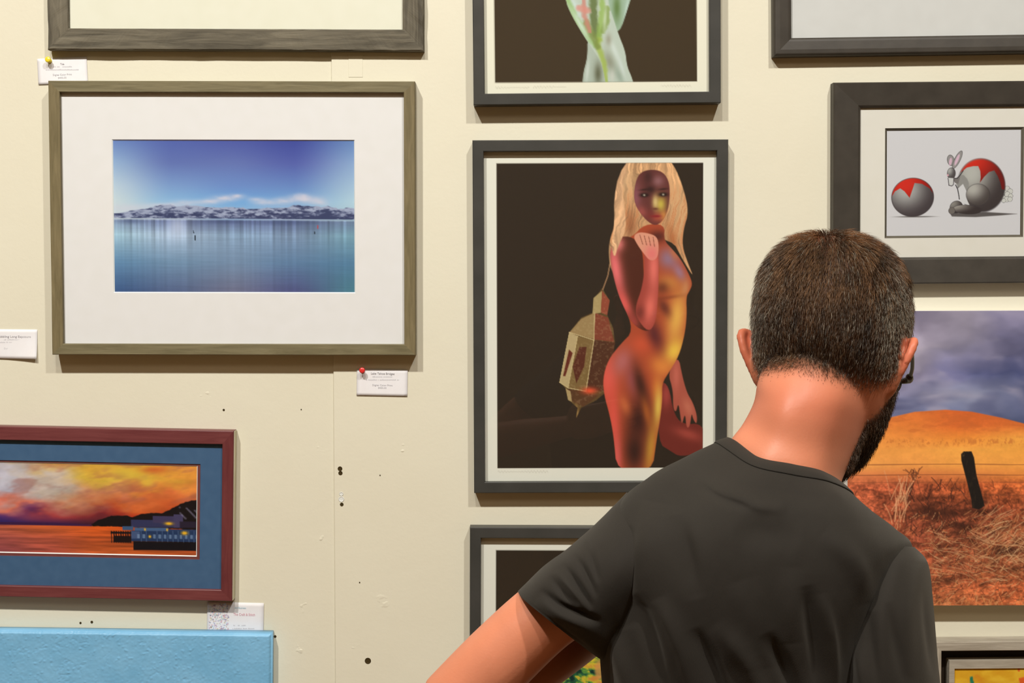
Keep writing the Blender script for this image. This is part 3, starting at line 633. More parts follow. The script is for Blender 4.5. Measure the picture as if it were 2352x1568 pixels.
    for d in [(710,270,22,60,0,(150,86,92),.8),(812,300,22,34,0,(206,178,70),.95),(790,290,12,30,0,(224,190,120),.9),(800,352,30,20,0,(196,84,60),.7),(770,340,16,20,0,(120,50,44),.8),(800,205,24,22,0,(160,110,110),.7),(760,190,20,30,0,(60,32,30),.7),(770,240,20,16,0,(50,28,26),.8),(735,330,20,24,-30,(190,90,80),.6),(825,345,14,22,0,(226,150,70),.7)]:
        dab(f, *d)
    for ex, ey in [(745, 262), (822, 260)]:
        dab(f, ex, ey, 17, 8, 0, (34, 20, 18), 1.3); dab(f, ex, ey, 5, 4, 0, (206, 190, 160), .9); dab(f, ex, ey-22, 20, 4, -6, (50, 28, 24), .8)
    dab(f, 792, 348, 20, 5, 0, (140, 40, 40), 1.2); dab(f, 790, 318, 12, 5, 0, (96, 44, 34), .8)
    hh = region([(760,110),(700,112),(668,170),(655,240),(668,330),(672,400),(640,470),(625,520),(612,470),(625,370),(622,280),(640,180),(690,105)], (222, 168, 122), 1); C = C*(1+((st-.5)*.6)[..., None]*hh[..., None])
    for x0, x1, y in [(1142, 1260, 1082)]:
        C = mixc(C, (206, 196, 174), line(X, Y, [(x, y+1.8*math.sin(x*.9)+1.2*math.sin(x*2.3)) for x in np.arange(x0, x1, 2.0)], .8)*.55)
    return C
def paint_garden(X, Y):
    C = np.zeros(X.shape+(3,))+np.array((238., 228, 206)); r = [(1141,1263),(1612,1265),(1612,1960),(1138,1960)]
    m = poly(X, Y, r, .8); C = mixc(C, (52, 40, 28), m)
    g = blob(X, Y, 1400, 1640, 175, 150); g = ss(.25, .45, g+(fbm(X, Y, 111, 30, 30, 3)-.5)*.25)*m
    n = fbm(X+fbm(X, Y, 115, 20)*30, Y, 113, 14, 14, 4)
    col = grid(n*100, n*0, [30, 42, 50, 58, 70], [0, 1], [[(24,48,40),(40,96,60),(96,146,60),(214,190,50),(216,140,60)]]*2)
    C = C*(1-g[..., None])+col*g[..., None]
    C = mixc(C, (222, 150, 80), m*ell(X, Y, 1378, 1535, 12, 24, 0, .3)*.8); C = mixc(C, (238, 196, 50), m*blob(X, Y, 1360, 1512, 12, 9))
    C = mixc(C, (196, 130, 96), m*ell(X, Y, 1450, 1600, 60, 90, 0, .2)*.8)
    return C
def paint_yellow(X, Y):
    n = fbm(X, Y, 121, 50, 30, 4)
    C = grid(n*100, n*0, [30, 45, 60, 75], [0, 1], [[(216,140,30),(222,160,34),(232,176,44),(236,190,60)]]*2)
    C = mixc(C, (40, 120, 84), poly(X, Y, [(2226,1553),(2232,1550),(2236,1566),(2234,1600),(2228,1640),(2222,1640),(2224,1600),(2228,1570)], 1))
    C = mixc(C, (226, 96, 34), poly(X, Y, [(2338,1556),(2360,1553),(2360,1640),(2342,1640),(2344,1580)], 1.2)+poly(X, Y, [(2336,1534),(2342,1534),(2341,1541),(2336,1541)], .8))
    C = mixc(C, (190, 60, 40), blob(X, Y, 2420, 1650, 40, 60)); C = mixc(C, (60, 110, 70), blob(X, Y, 2250, 1740, 50, 60)*.8)
    return C

# ---- A: weathered wide frame, cut off at the top
A = Pic('picture_frame', 'weathered grey wood frame with blank cream mat, cut by top edge, above the lake photograph', 'picture frame', [(104,-420),(976,-422),(972,115),(108,117)], 0.016)
A.rails((0.0375, 0.0375, 0.0375, 0.0375), prof_flat(0.016, 0.009, 0.0018), (M['weather_h'], M['weather_v']), 90, 0.0014)
r = A.rect([(154,-372),(925,-372),(925,67),(154,68)], 0.010); ro = shrink(r, -0.004)
A.ring('mat_board', ro, A.rect([(270,-250),(810,-250),(810,-60),(270,-60)], 0.009), 0.009, 0.0016, M['mat_cream'])
A.picture('photo_print', A.rect([(262,-258),(818,-258),(818,-52),(262,-52)], 0.007), 0.007, [(262,-258),(818,-258),(818,-52),(262,-52)], lambda X, Y: grid(X, Y, [262, 818], [-258, -150, -52], [[(120,130,150)]*2, [(90,100,90)]*2, [(70,80,70)]*2])*(0.7+.6*fbm(X, Y, 7, 60, 30)[..., None]), 6)
A.glass(ro, 0.0100); A.backing()

# ---- B: olive frame with the lake photograph
B = Pic('picture_frame', 'olive wood frame with wide white mat around a blue lake and snowy mountain photograph', 'picture frame', [(119,190),(951,182),(956,812),(112,818)], 0.030)
B.rails((0.0195, 0.0195, 0.0195, 0.0195), prof_flat(0.030, 0.020, 0.0012), (M['olive_h'], M['olive_v']), 24, 0.0002)
ri = B.rect([(144,212),(928,208),(932,787),(137,793)], 0.024)
cL = [(260,321),(815,320),(816,670),(258,675)]
win = B.rect(cL, 0.021)
B.ring('mat_board', shrink(ri, -0.003), win, 0.021, 0.002, M['mat_white'])
B.picture('photo_print', shrink(win, -0.004), 0.0188, [(255,316),(820,315),(821,675),(253,680)], paint_lake, 1.5)
B.glass(shrink(ri, -0.002), 0.0225); B.backing(0.006)

# ---- C: maroon frame with the sunset panorama
Cc = Pic('picture_frame', 'maroon wood frame with blue mat around an orange harbour sunset panorama at left edge', 'picture frame', [(-640,968),(539,987),(531,1371),(-640,1366)], 0.024, WALL)
Cc.rails((0.0200, 0.0200, 0.0200, 0.0245), prof_flat(0.0245, 0.014, 0.0014), (M['maroon_h'], M['maroon_v']), 12, 0.0001)
sx0, sx1, sz0, sz1 = Cc.outer()
for rr in [(sx1-0.0005, sx1+0.0012, sz0+0.001, sz1-0.001)]:
    Cc.slab('raw_wood_edge', rr, 0.001, 0.021, M['pale_side'])['label'] = 'unpainted pale wood side of the frame'
ri = Cc.rect([(-600,1006),(513,1018),(507,1345),(-600,1340)], 0.017)
w1 = Cc.rect([(-540,1050),(462,1061),(457,1277),(-540,1272)], 0.0165)
w2 = Cc.rect([(-535,1054),(455,1065),(451,1270),(-535,1266)], 0.015)
Cc.ring('mat_board', shrink(ri, -0.003), w1, 0.0165, 0.0016, M['mat_blue'], M['mat_maroon'], 0.0005)
Cc.ring('mat_fillet', shrink(w1, -0.004), w2, 0.0148, 0.0014, M['mat_maroon'], M['core'], 0.0016)
Cc.picture('photo_print', shrink(w2, -0.003), 0.0132, [(-540,1050),(459,1062),(455,1274),(-540,1270)], paint_sunset, 1.6)
Cc.glass(shrink(ri, -0.002), 0.0185); Cc.backing()

# ---- D, E, F: three matching black frames in a column
def gallery(label, outer, inner, pxc, painter, d, step=1.6, rail=0.0195, rec=None):
    g = Pic('picture_frame', label, 'picture frame', outer, d)
    g.rails((rail,)*4, prof_flat(d, 0.005, 0.0012), (M['black'], M['black']))
    rec = rec or d-0.0125
    r = shrink(g.rect(inner, d), -0.003)
    pr = g.rect(pxc, rec)
    g.picture('art_print', pr, rec, pxc, painter, step, M['print_matte'])
    g.glass(r, rec+0.003); g.backing(0.004)
    return g
gallery('black frame with print of crossed legs painted with green leaves, cut by top edge', [(1080,-560),(1653,-565),(1657,236),(1087,241)], [(1106,-530),(1629,-535),(1633,213),(1107,216)],
        [(1098,-540),(1640,-545),(1642,222),(1102,224)], paint_legs, 0.032, 2.2)
gallery('black frame with print of a long-haired figure carrying a metal lantern', [(1087,321),(1668,321),(1674,1131),(1087,1131)], [(1112,345),(1644,345),(1648,1106),(1110,1106)],
        [(1106,338),(1650,338),(1655,1112),(1105,1112)], paint_figure, 0.026, 1.5)
gallery('black frame with dark print touched with green and yellow, lowest of the column', [(1083,1210),(1668,1213),(1664,2015),(1074,2015)], [(1107,1235),(1644,1237),(1640,1990),(1100,1990)],
        [(1101,1228),(1650,1230),(1648,1996),(1094,1996)], paint_garden, 0.026, 3.0)

# ---- G: top right, grey mat
def prof_round(d, lip):
    pts = [(0, 0)]
    for k in range(7):
        t = k/6*math.pi/2; pts.append((0.16*(1-math.cos(t)), d*0.62+d*0.36*math.sin(t)))
    return pts+[(0.35, d*0.985), (0.8, d*0.9), (0.9, d*0.86), (0.95, d*0.8), (1, d*0.72), (1, lip), (0.9, lip), (0.9, 0)]
G = Pic('picture_frame', 'charcoal rounded frame with blank pale grey mat in the top right corner', 'picture frame', [(1773,-560),(2760,-566),(2764,120),(1778,124)], 0.024)
G.rails((0.032,)*4, prof_round(0.024, 0.01), (M['black2'], M['black2']))
r = G.rect([(1814,-520),(2720,-524),(2722,78),(1817,81)], 0.017)
G.ring('mat_board', shrink(r, -0.003), G.rect([(1980,-400),(2560,-400),(2560,-60),(1980,-60)], 0.011), 0.011, 0.0016, M['mat_grey'])
G.picture('photo_print', G.rect([(1975,-405),(2565,-405),(2565,-55),(1975,-55)], 0.009), 0.009, [(1975,-405),(2565,-405),(2565,-55),(1975,-55)], lambda X, Y: (0.7+.6*fbm(X, Y, 8, 60, 60))[..., None]*np.array((120., 118, 116)), 6)
G.glass(shrink(r, -0.002), 0.0132); G.backing()

# ---- H: rabbit drawing
H = Pic('picture_frame', 'wide charcoal frame around a drawing of a round grey rabbit and a red-topped ball', 'picture frame', [(1912,184),(2475,189),(2478,652),(1917,650)], 0.026)
H.rails((0.0485, 0.0485, 0.0470, 0.0440), [(0, 0), (0, 0.022), (0.02, 0.0245), (0.05, 0.0258), (0.9, 0.0215), (0.95, 0.020), (0.965, 0.019), (1, 0.018), (1, 0.010), (0.9, 0.010), (0.9, 0)], (M['black2'], M['black2']))
r = H.rect([(1976,248),(2412,250),(2414,590),(1979,589)], 0.018)
w1 = H.rect([(2032,292),(2351,293),(2354,545),(2035,546)], 0.0175)
w2 = H.rect([(2038,297),(2348,298),(2350,543),(2041,543)], 0.0145)
H.ring('mat_board', shrink(r, -0.004), w1, 0.0145, 0.0035, M['mat_stone'], M['core_dark'], 0.0042)
H.picture('art_print', shrink(w1, -0.001), 0.0106, [(2031,291),(2352,292),(2355,547),(2033,548)], paint_rabbit, 0.95, M['print_matte'])
H.glass(shrink(r, -0.003), 0.0155); H.backing(0.004)

# ---- I: unframed mounted hill photograph
I = Pic('mounted_print', 'unframed photograph of orange grass hills with a leaning fence post, right of the man', 'photograph', [(1947,711),(2560,716),(2556,1392),(1947,1387)], 0.030)
o_ = I.outer()
I.picture('photo_print', o_, 0.030, [(1947,711),(2560,716),(2556,1392),(1947,1387)], paint_hill, 1.6)
add_bevel(I.slab('mounting_board', shrink(o_, 0.0002), 0.0, 0.0290, M['mat_white']), 0.0006)

# ---- J: floater frame, lower right
J = Pic('picture_frame', 'pale grey wood floater frame holding a yellow painted canvas in the lower right corner', 'picture frame', [(2140,1471),(2620,1474),(2620,1990),(2140,1990)], 0.036)
jm = wood('pale_driftwood', rgba((150, 134, 112)), rgba((190, 174, 150)), 0, 0.6)
jv = wood('pale_driftwood_upright', rgba((150, 134, 112)), rgba((190, 174, 150)), 2, 0.6)
J.rails((0.016,)*4, prof_flat(0.036, 0.004, 0.001), (jm, jv))
x0, x1, z0, z1 = J.outer()
J.slab('recess_panel', (x0+.012, x1-.012, z0+.012, z1-.012), 0.001, 0.005, noisy('dark_recess', rgba((40, 28, 18)), rgba((46, 32, 20)), 20))
ri = J.rect([(2178,1513),(2582,1515),(2582,1952),(2178,1952)], 0.024)
ci = J.rect([(2190,1532),(2572,1534),(2572,1942),(2190,1942)], 0.024)
J.ring('inner_frame', ri, ci, 0.026, 0.021, jm, jm, 0.0001)
J.picture('canvas', shrink(ci, 0.0003), 0.0225, [(2190,1532),(2572,1534),(2572,1942),(2190,1942)], paint_yellow, 2.5, M['print_matte'], 0.017)

# ---- K: blue textured canvas, lower left
K = Pic('canvas_painting', 'plain sky-blue canvas with crackled paint, cut by the bottom left corner', 'painting', [(-560,1441),(622,1456),(620,2060),(-560,2060)], 0.030, WALL)
def blue_canvas():
    t = NT('crackled_blue_paint'); v = t.coords((1, 1, 1)); f = t.noise(v, 14, 5)
    t.l(t.ramp(f, [(0.3, rgba((118, 174, 202))), (0.7, rgba((136, 188, 214)))]), t.b.inputs['Base Color']); return t.p(0.42, 0.4)
bl = blue_canvas(); x0, x1, z0, z1 = K.outer()
nx, nz = 620, 330; U, W2 = np.meshgrid(np.linspace(x0, x1, nx), np.linspace(z0, z1, nz))
e = np.minimum(np.minimum(U-x0, x1-U), np.minimum(W2-z0, z1-W2))
n = fbm(U*1000, W2*1000, 131, 22, 22, 5); cr = np.abs(fbm(U*1000+n*30, W2*1000, 133, 16, 20, 4)-.5)
hgt = 0.030-0.004*(1-ss(0, 0.004, e))-ss(.03, 0, cr)*0.0008*ss(.45, .6, n)+(fbm(U*1000, W2*1000, 135, 4, 4, 3)-.5)*0.0007
bump_spots = ss(.74, .84, fbm(U*1000, W2*1000, 137, 4, 4, 2))*0.0008; hgt = hgt+bump_spots
V = np.stack([U, -hgt, W2], -1).reshape(-1, 3); i = np.arange(nz-1)[:, None]*nx+np.arange(nx-1)[None]
Fq = np.stack([i, i+1, i+1+nx, i+nx], -1).reshape(-1, 4); b = len(V)
Bv, BF = box(x0, x1, -0.0255, -0.001, z0, z1); V = np.vstack([V, Bv]); Fq = np.vstack([Fq, np.array(BF)+b])
mesh('canvas', V, Fq, bl, K.t, smooth=True)

# ------------------------------------------------------------------ cards and pins
def text_mesh(name, txt, size, loc, parent, mat, ang=0, maxw=None, depth=0.0001, align='CENTER'):
    cu = bpy.data.curves.new(name, 'FONT'); cu.body = txt; cu.size = size; cu.align_x = align; cu.resolution_u = 2; cu.extrude = depth
    tmp = bpy.data.objects.new('tmp', cu); COL.objects.link(tmp)
    dg = bpy.context.evaluated_depsgraph_get(); me = bpy.data.meshes.new_from_object(tmp.evaluated_get(dg)); bpy.data.objects.remove(tmp)
    o = bpy.data.objects.new(name, me); COL.objects.link(o); o.parent = parent; me.materials.clear(); me.materials.append(mat)
    k = 1.0
    if maxw and len(me.vertices):
        xs = [v.co.x for v in me.vertices]; k = maxw/(max(xs)-min(xs))
    o.location = loc; o.rotation_euler = (math.pi/2, 0, 0); o.scale = (k, 1, 1); return o
def card(label, corners, yw, tilt=0, curl=0.0, off=0.0012):
    g = Pic('label_card', label, 'label card', corners, off, yw)
    x0, x1, z0, z1 = g.outer(); nx, nz = 14, 10
    U, W2 = np.meshgrid(np.linspace(0, 1, nx), np.linspace(0, 1, nz))
    H_ = off+curl*(U**2)*((1-W2)**2)
    V = []
    for k, hh in enumerate((H_, H_-0.0004)):
        V.append(np.stack([x0+(x1-x0)*U, -hh, z0+(z1-z0)*W2], -1).reshape(-1, 3))
    n = nx*nz; i = np.arange(nz-1)[:, None]*nx+np.arange(nx-1)[None]; f1 = np.stack([i, i+1, i+1+nx, i+nx], -1).reshape(-1, 4)
    f2 = f1[:, ::-1]+n; side = []
    for j in range(nx-1): side += [(j+1, j, j+n, j+1+n), ((nz-1)*nx+j, (nz-1)*nx+j+1, (nz-1)*nx+j+1+n, (nz-1)*nx+j+n)]
    for j in range(nz-1): side += [(j*nx, (j+1)*nx, (j+1)*nx+n, j*nx+n), ((j+1)*nx+nx-1, j*nx+nx-1, j*nx+nx-1+n, (j+1)*nx+nx-1+n)]
    mesh('card_sheet', np.vstack(V), np.vstack([f1, f2, np.array(side)]), M['card'], g.t, smooth=False)
    g.off = off; return g
def scribble_word(g, px0, px1, py, mat, seed):
    """a line of print too small to read, as a row of short strokes"""
    r = random.Random(seed); V = []; Fq = []; x = px0
    while x < px1:
        wd = r.uniform(1.2, 2.6)
        if r.random() < .12: x += 2.0; continue
        x2 = min(x+wd, px1); hh = r.choice([1.6, 1.6, 2.4])
        a = g.loc(x, py, g.off+.0003); b = g.loc(x2, py-hh, g.off+.0003); k = len(V); y = -(g.off+.0003)
        V += [(a[0], y, a[1]), (b[0], y, a[1]), (b[0], y, b[1]), (a[0], y, b[1])]; Fq.append((k, k+1, k+2, k+3)); x = x2+.8
    mesh('small_print', V, Fq, mat, g.t)
def put_text(g, txt, px, py, hpx, wpx, mat, align='CENTER'):
    a = g.loc(px, py, g.off+.0003); text_mesh('lettering', txt, hpx/1290*1.4, (a[0], -(g.off+.00035), a[1]), g.t, mat, maxw=wpx/1290, align=align)
yL, yR = WALL, WALL-PANEL
c1 = card('white price card with a yellow pin, above the olive frame corner', [(86,135),(199,131),(202,189),(88,196)], yL, off=0.0012)
put_text(c1, 'Tide', 143, 149, 4, 9, M['ink_dark']); scribble_word(c1, 122, 165, 154, M['ink'], 1); scribble_word(c1, 105, 181, 161, M['ink'], 2)
put_text(c1, 'Digital Color Print', 143, 173, 4, 43, M['ink']); put_text(c1, '$400.00', 143, 180, 4, 19, M['ink'])
c2 = card('white price card with curling corner, cut by the left edge beside the olive frame', [(-30,756),(87,756),(85,822),(-30,825)], yL, curl=0.006)
put_text(c2, 'Wind Rubbling Long Exposure', 22, 775, 5, 98, M['ink_dark']); scribble_word(c2, 9, 52, 781, M['ink'], 3); scribble_word(c2, -16, 68, 787, M['ink'], 4)
put_text(c2, 'Digital Color Print', 31, 802, 4, 44, M['ink']); put_text(c2, '$350.00', 31, 808, 4, 19, M['ink'])
c3 = card('white price card with a red pin, under the right end of the olive frame', [(820,848),(937,848),(935,910),(819,908)], yR)
put_text(c3, 'Lake Tahoe Bridges', 879, 860, 5, 54, M['ink_dark']); scribble_word(c3, 856, 901, 866, M['ink'], 5); scribble_word(c3, 841, 917, 873, M['ink'], 6)
put_text(c3, 'Digital Color Print', 878, 886, 4, 46, M['ink']); put_text(c3, '$450.00', 878, 892, 4, 19, M['ink'])
c4 = card('white business card with a pastel patterned end, tucked behind the blue canvas', [(478,1384),(607,1382),(604,1462),(474,1462)], yL, off=0.0015)
c4.t['category'] = 'business card'; c4.t.name = 'business_card'
put_text(c4, 'The Craft & Stitch', 536, 1413, 6, 50, M['ink_pink'], 'LEFT'); put_text(c4, 'Art Business', 539, 1397, 4, 26, M['ink_teal'], 'LEFT')
scribble_word(c4, 536, 566, 1437, M['ink'], 7); scribble_word(c4, 534, 584, 1444, M['ink'], 8)
rr = random.Random(3); pal = [(216,180,182),(190,204,216),(224,206,170),(200,190,206),(198,214,204),(170,164,178),(230,190,190)]
for ci_, c in enumerate(pal):
    mt = NT('pastel_ink').p(.8, .1, rgba(c)); V = []; Fq = []
    for k in range(30):
        x = rr.uniform(478, 524); y = rr.uniform(1388, 1452); wv = rr.uniform(1, 4); hv = rr.uniform(1, 3.4)
        a = c4.loc(x, y, .0018); b = c4.loc(x+wv, y-hv, .0018); n0 = len(V); yy = -(.0018+ci_*.00002)
        V += [(a[0], yy, a[1]), (b[0], yy, a[1]), (b[0], yy, b[1]), (a[0], yy, b[1])]; Fq.append((n0, n0+1, n0+2, n0+3))
    mesh('printed_pattern', V, Fq, mt, c4.t)
def lathe(prof, n=20):
    V = []; Fq = []
    for r, h in prof:
        for i in range(n): t = 2*math.pi*i/n; V.append((r*math.cos(t), -h, r*math.sin(t)))
    for k in range(len(prof)-1):
        for i in range(n): Fq.append((k*n+i, k*n+(i+1) % n, (k+1)*n+(i+1) % n, (k+1)*n+i))
    Fq.append(tuple(range(n))); Fq.append(tuple((len(prof)-1)*n+i for i in reversed(range(n)))); return V, Fq
def pin(label, px, py, yw, c1_, c2_):
    p = P(px, py+2, yw-0.010); t = thing('push_pin', label, 'push pin', (p[0], yw-0.0016, p[2]), (math.radians(-8), 0, 0))
    m = noisy('pin_plastic', rgba(c1_), rgba(c2_), 20, 0.25, 0, spec=.5)
    V, Fq = lathe([(0.0035, 0.001), (0.0042, 0.0018), (0.003, 0.0028), (0.0026, 0.006), (0.0034, 0.0085), (0.0046, 0.0095), (0.0052, 0.0108), (0.005, 0.0118), (0.0042, 0.0124), (0.0026, 0.0128), (0.0008, 0.0129)])
    fix_normals(mesh('pin_head', V, Fq, m, t, smooth=True))
    V, Fq = lathe([(0.0006, -0.004), (0.0006, 0.001)], 8); mesh('pin_needle', V, Fq, NT('steel').p(.3, .5, (.5, .5, .5, 1)), t)
pin('yellow push pin at the corner of the top left price card', 111, 137, yL, (236, 200, 40), (240, 208, 50))
pin('red push pin at the corner of the price card under the olive frame', 832, 850, yR, (214, 40, 36), (222, 50, 44))
# ------------------------------------------------------------------ settings of the figure
HEADPOS = (1910, 760, 1.555); HEADYAW, HEADPITCH, HEADROLL, HEADSCALE = 20, 27, 2.5, 1.06
CRTOP = .89; EARX, EARY, EARZ = .0690, .000, -.040; EAROUT = (.50, .42)
HAIRLINE = [-.070, -.070, -.066, -.060, -.046, -.012, -.036, -.016, .030, .052, .058]
def TEMPLE(s): return [np.array(p) for p in ((s*.074, -.002, -.018), (s*.0765, .012, -.004), (s*.0785, .035, -.004), (s*.077, .070, -.006), (s*.073, .094, -.008))]

# ------------------------------------------------------------------ the man
def cr(ctrl, n, closed):
    """Catmull-Rom through ctrl (K, ...) sampled at n points along axis 0"""
    ctrl = np.asarray(ctrl, float); K = len(ctrl)
    if closed: t = np.arange(n)/n*K
    else: t = np.linspace(0, K-1-1e-6, n)
    i = np.floor(t).astype(int); f = (t-i).reshape((-1,)+(1,)*(ctrl.ndim-1))
    def g(j): return ctrl[j % K] if closed else ctrl[np.clip(j, 0, K-1)]
    a, b, c, d = g(i-1), g(i), g(i+1), g(i+2)
    return 0.5*((2*b)+(c-a)*f+(2*a-5*b+4*c-d)*f*f+(3*b-a-3*c+d)*f**3)
def loft(rings, nring, nseg, px=True):
    """rings: list of rings, each a list of (px, py, depth) control points"""
    R = [cr(np.array([P(*p) for p in r] if px else r), nseg, True) for r in rings]
    return cr(np.array(R), nring, False)
def grid_faces(nr, ns, flip=False):
    i = np.arange(nr-1)[:, None]*ns; j = np.arange(ns)[None]; j2 = (j+1) % ns
    f = np.stack([i+j, i+j2, i+ns+j2, i+ns+j], -1).reshape(-1, 4)
    return f[:, ::-1] if flip else f
def closed_loft(G):
    nr, ns, _ = G.shape; V = G.reshape(-1, 3); V = np.vstack([V, G[0].mean(0), G[-1].mean(0)]); Fq = [tuple(f) for f in grid_faces(nr, ns)]
    a, b = nr*ns, nr*ns+1
    for j in range(ns): Fq.append((a, (j+1) % ns, j)); Fq.append((b, (nr-1)*ns+j, (nr-1)*ns+(j+1) % ns))
    return V, Fq
def tube(path, radii, n=20, flat=None, up=None):
    """closed tapered tube through world points; flat = second radius factor"""
    path = np.array(path, float); m = max(len(path)*5, 8); Pp = cr(path, m, False); rr = cr(np.array(radii, float)[:, None], m, False)[:, 0]
    T = np.gradient(Pp, axis=0); T /= np.linalg.norm(T, axis=1)[:, None]
    u = np.array(up if up is not None else (0.13, -0.2, 1.0)); G = []
    for k in range(m):
        s_ = np.cross(T[k], u); s_ /= np.linalg.norm(s_); q_ = np.cross(s_, T[k]); a = np.arange(n)/n*2*math.pi
        G.append(Pp[k]+np.outer(np.cos(a), s_)*rr[k]+np.outer(np.sin(a), q_)*rr[k]*(flat or 1))
    G = np.array(G)
    # rounded caps
    c0 = G[0].mean(0); c1 = G[-1].mean(0); caps0 = [c0+(G[0]-c0)*f-T[0]*rr[0]*h for f, h in ((.35, .75), (.75, .45))]; caps1 = [c1+(G[-1]-c1)*f+T[-1]*rr[-1]*h for f, h in ((.75, .45), (.35, .75))]
    return closed_loft(np.array(caps0+list(G)+caps1))
def ellipsoid(c, r, n=24, Mx=None):
    V = []; Fq = []; m = n//2
    for i in range(1, m):
        a = math.pi*i/m
        for j in range(n):
            b = 2*math.pi*j/n; V.append((c[0]+r[0]*math.sin(a)*math.cos(b), c[1]+r[1]*math.sin(a)*math.sin(b), c[2]+r[2]*math.cos(a)))
    V += [(c[0], c[1], c[2]+r[2]), (c[0], c[1], c[2]-r[2])]; t, b_ = len(V)-2, len(V)-1
    for i in range(m-2):
        for j in range(n): Fq.append((i*n+j, (i+1)*n+j, (i+1)*n+(j+1) % n, i*n+(j+1) % n))
    for j in range(n): Fq.append((t, j, (j+1) % n)); Fq.append((b_, (m-2)*n+(j+1) % n, (m-2)*n+j))
    V = np.array(V)
    if Mx is not None: V = (np.array(Mx)[:3, :3]@V.T).T+np.array(Mx)[:3, 3]
    return V, Fq

pc = P(1850, 1500, 1.47)
man = thing('person', 'man in a charcoal T-shirt seen from behind, short brown greying hair, head bowed, arms folded', 'person', (pc[0], 1.47, 0.0))
MI = man.matrix_basis.copy(); 
def child(o, parent=man):
    o.parent = parent; o.matrix_parent_inverse = Matrix.Translation((-pc[0], -1.47, 0)) if parent is man else Matrix.Identity(4); return o

# head frame: x right, y forward (face), z up
HC = P(*HEADPOS); HR = Euler((0, 0, -HEADYAW*D2R)).to_matrix()@Euler((-HEADPITCH*D2R, 0, 0)).to_matrix()@Euler((0, HEADROLL*D2R, 0)).to_matrix()
HM = Matrix.Translation(Vector(HC))@HR.to_4x4()@Matrix.Scale(HEADSCALE, 4)
HMn = np.array(HM)
def H2W(V): V = np.asarray(V, float); return (HMn[:3, :3]@V.reshape(-1, 3).T).T.reshape(V.shape)+HMn[:3, 3]
HMi = np.linalg.inv(HMn)
def W2H(V): return (HMi[:3, :3]@np.asarray(V).T).T+HMi[:3, 3]

parts = []
# cranium as stacked rings in the head frame: (z, half width, back y, front y)
sec = [(.0955,.014,-.030,.010),(.090,.036,-.056,.036),(.078,.054,-.076,.062),(.060,.0665,-.089,.080),(.035,.0745,-.0965,.090),(.008,.0765,-.0975,.092),(-.020,.0745,-.0925,.091),(-.042,.071,-.081,.092),(-.060,.067,-.064,.093),(-.080,.0600,-.040,.094),(-.098,.0510,-.012,.095),(-.112,.041,.018,.096),(-.122,.028,.046,.094),(-.127,.016,.066,.088)]
rings = []
for z, hw, yb, yf in sec:
    z = z*CRTOP if z > 0 else z
    r = []; ym = yb+(yf-yb)*0.47
    for k in range(16):
        a = 2*math.pi*k/16; ca, sa = math.cos(a), math.sin(a)
        pw = 2.25; rad = (abs(ca)**pw+abs(sa)**pw)**(-1/pw); hh = (yf-ym) if sa > 0 else (ym-yb)
        wd = hw*(1-0.16*max(sa, 0)**2*(1 if z < .05 else .5)); r.append((ca*rad*wd, ym+sa*rad*hh, z))
    rings.append(r)
G = loft(rings, 46, 48, px=False); parts.append(closed_loft(H2W(G[::-1])))
parts.append(ellipsoid((0, .100, -.048), (.013, .018, .012), 14, HM))      # nose tip
parts.append(tube(H2W([(0, .088, .002), (0, .097, -.020), (0, .103, -.042)]), [.007, .009, .010], 12))
parts.append(ellipsoid((0, .087, -.080), (.023, .012, .012), 14, HM))       # lips
parts.append(ellipsoid((0, .080, -.116), (.024, .018, .016), 14, HM))       # chin
for s in (-1, 1):
    parts.append(tube(H2W([(s*.052, .074, .016), (s*.034, .089, .020), (s*.012, .093, .014)]), [.008, .009, .007], 10))  # brow
    parts.append(ellipsoid((s*.045, .070, -.035), (.020, .018, .018), 14, HM))
# ears: lobe disc, rim and concha
EYE = []
for s in (-1, 1):
    e0 = np.array((s*EARX, EARY, EARZ)); out = EAROUT[0 if s < 0 else 1]
    ux = np.array((s*math.sin(out), -math.cos(out), 0.0)); uz = np.array((s*.34, -.16, 1.0)); uz /= np.linalg.norm(uz); nrm = np.cross(ux, uz)
    def E(a, b, c=0): return e0+ux*a*.80+uz*b*.76+nrm*c
    rim = [E(.000, .004), E(.004, .026), E(.016, .036), E(.029, .030), E(.034, .014), E(.031, -.004), E(.024, -.018), E(.013, -.031), E(.003, -.034), E(-.002, -.022)]
    parts.append(tube(H2W(rim), [.0050, .0052, .0052, .0052, .0050, .0048, .0050, .0068, .0064, .004], 10))
    Mx = HM@Matrix(((ux[0], uz[0], nrm[0], e0[0]+ux[0]*.012), (ux[1], uz[1], nrm[1], e0[1]+ux[1]*.012), (ux[2], uz[2], nrm[2], e0[2]+ux[2]*.012), (0, 0, 0, 1)))
    parts.append(ellipsoid((.001, .002, 0), (.0155, .0225, .0036), 16, Mx))
    parts.append(ellipsoid((-.008, -.002, 0), (.010, .016, .007), 12, Mx))
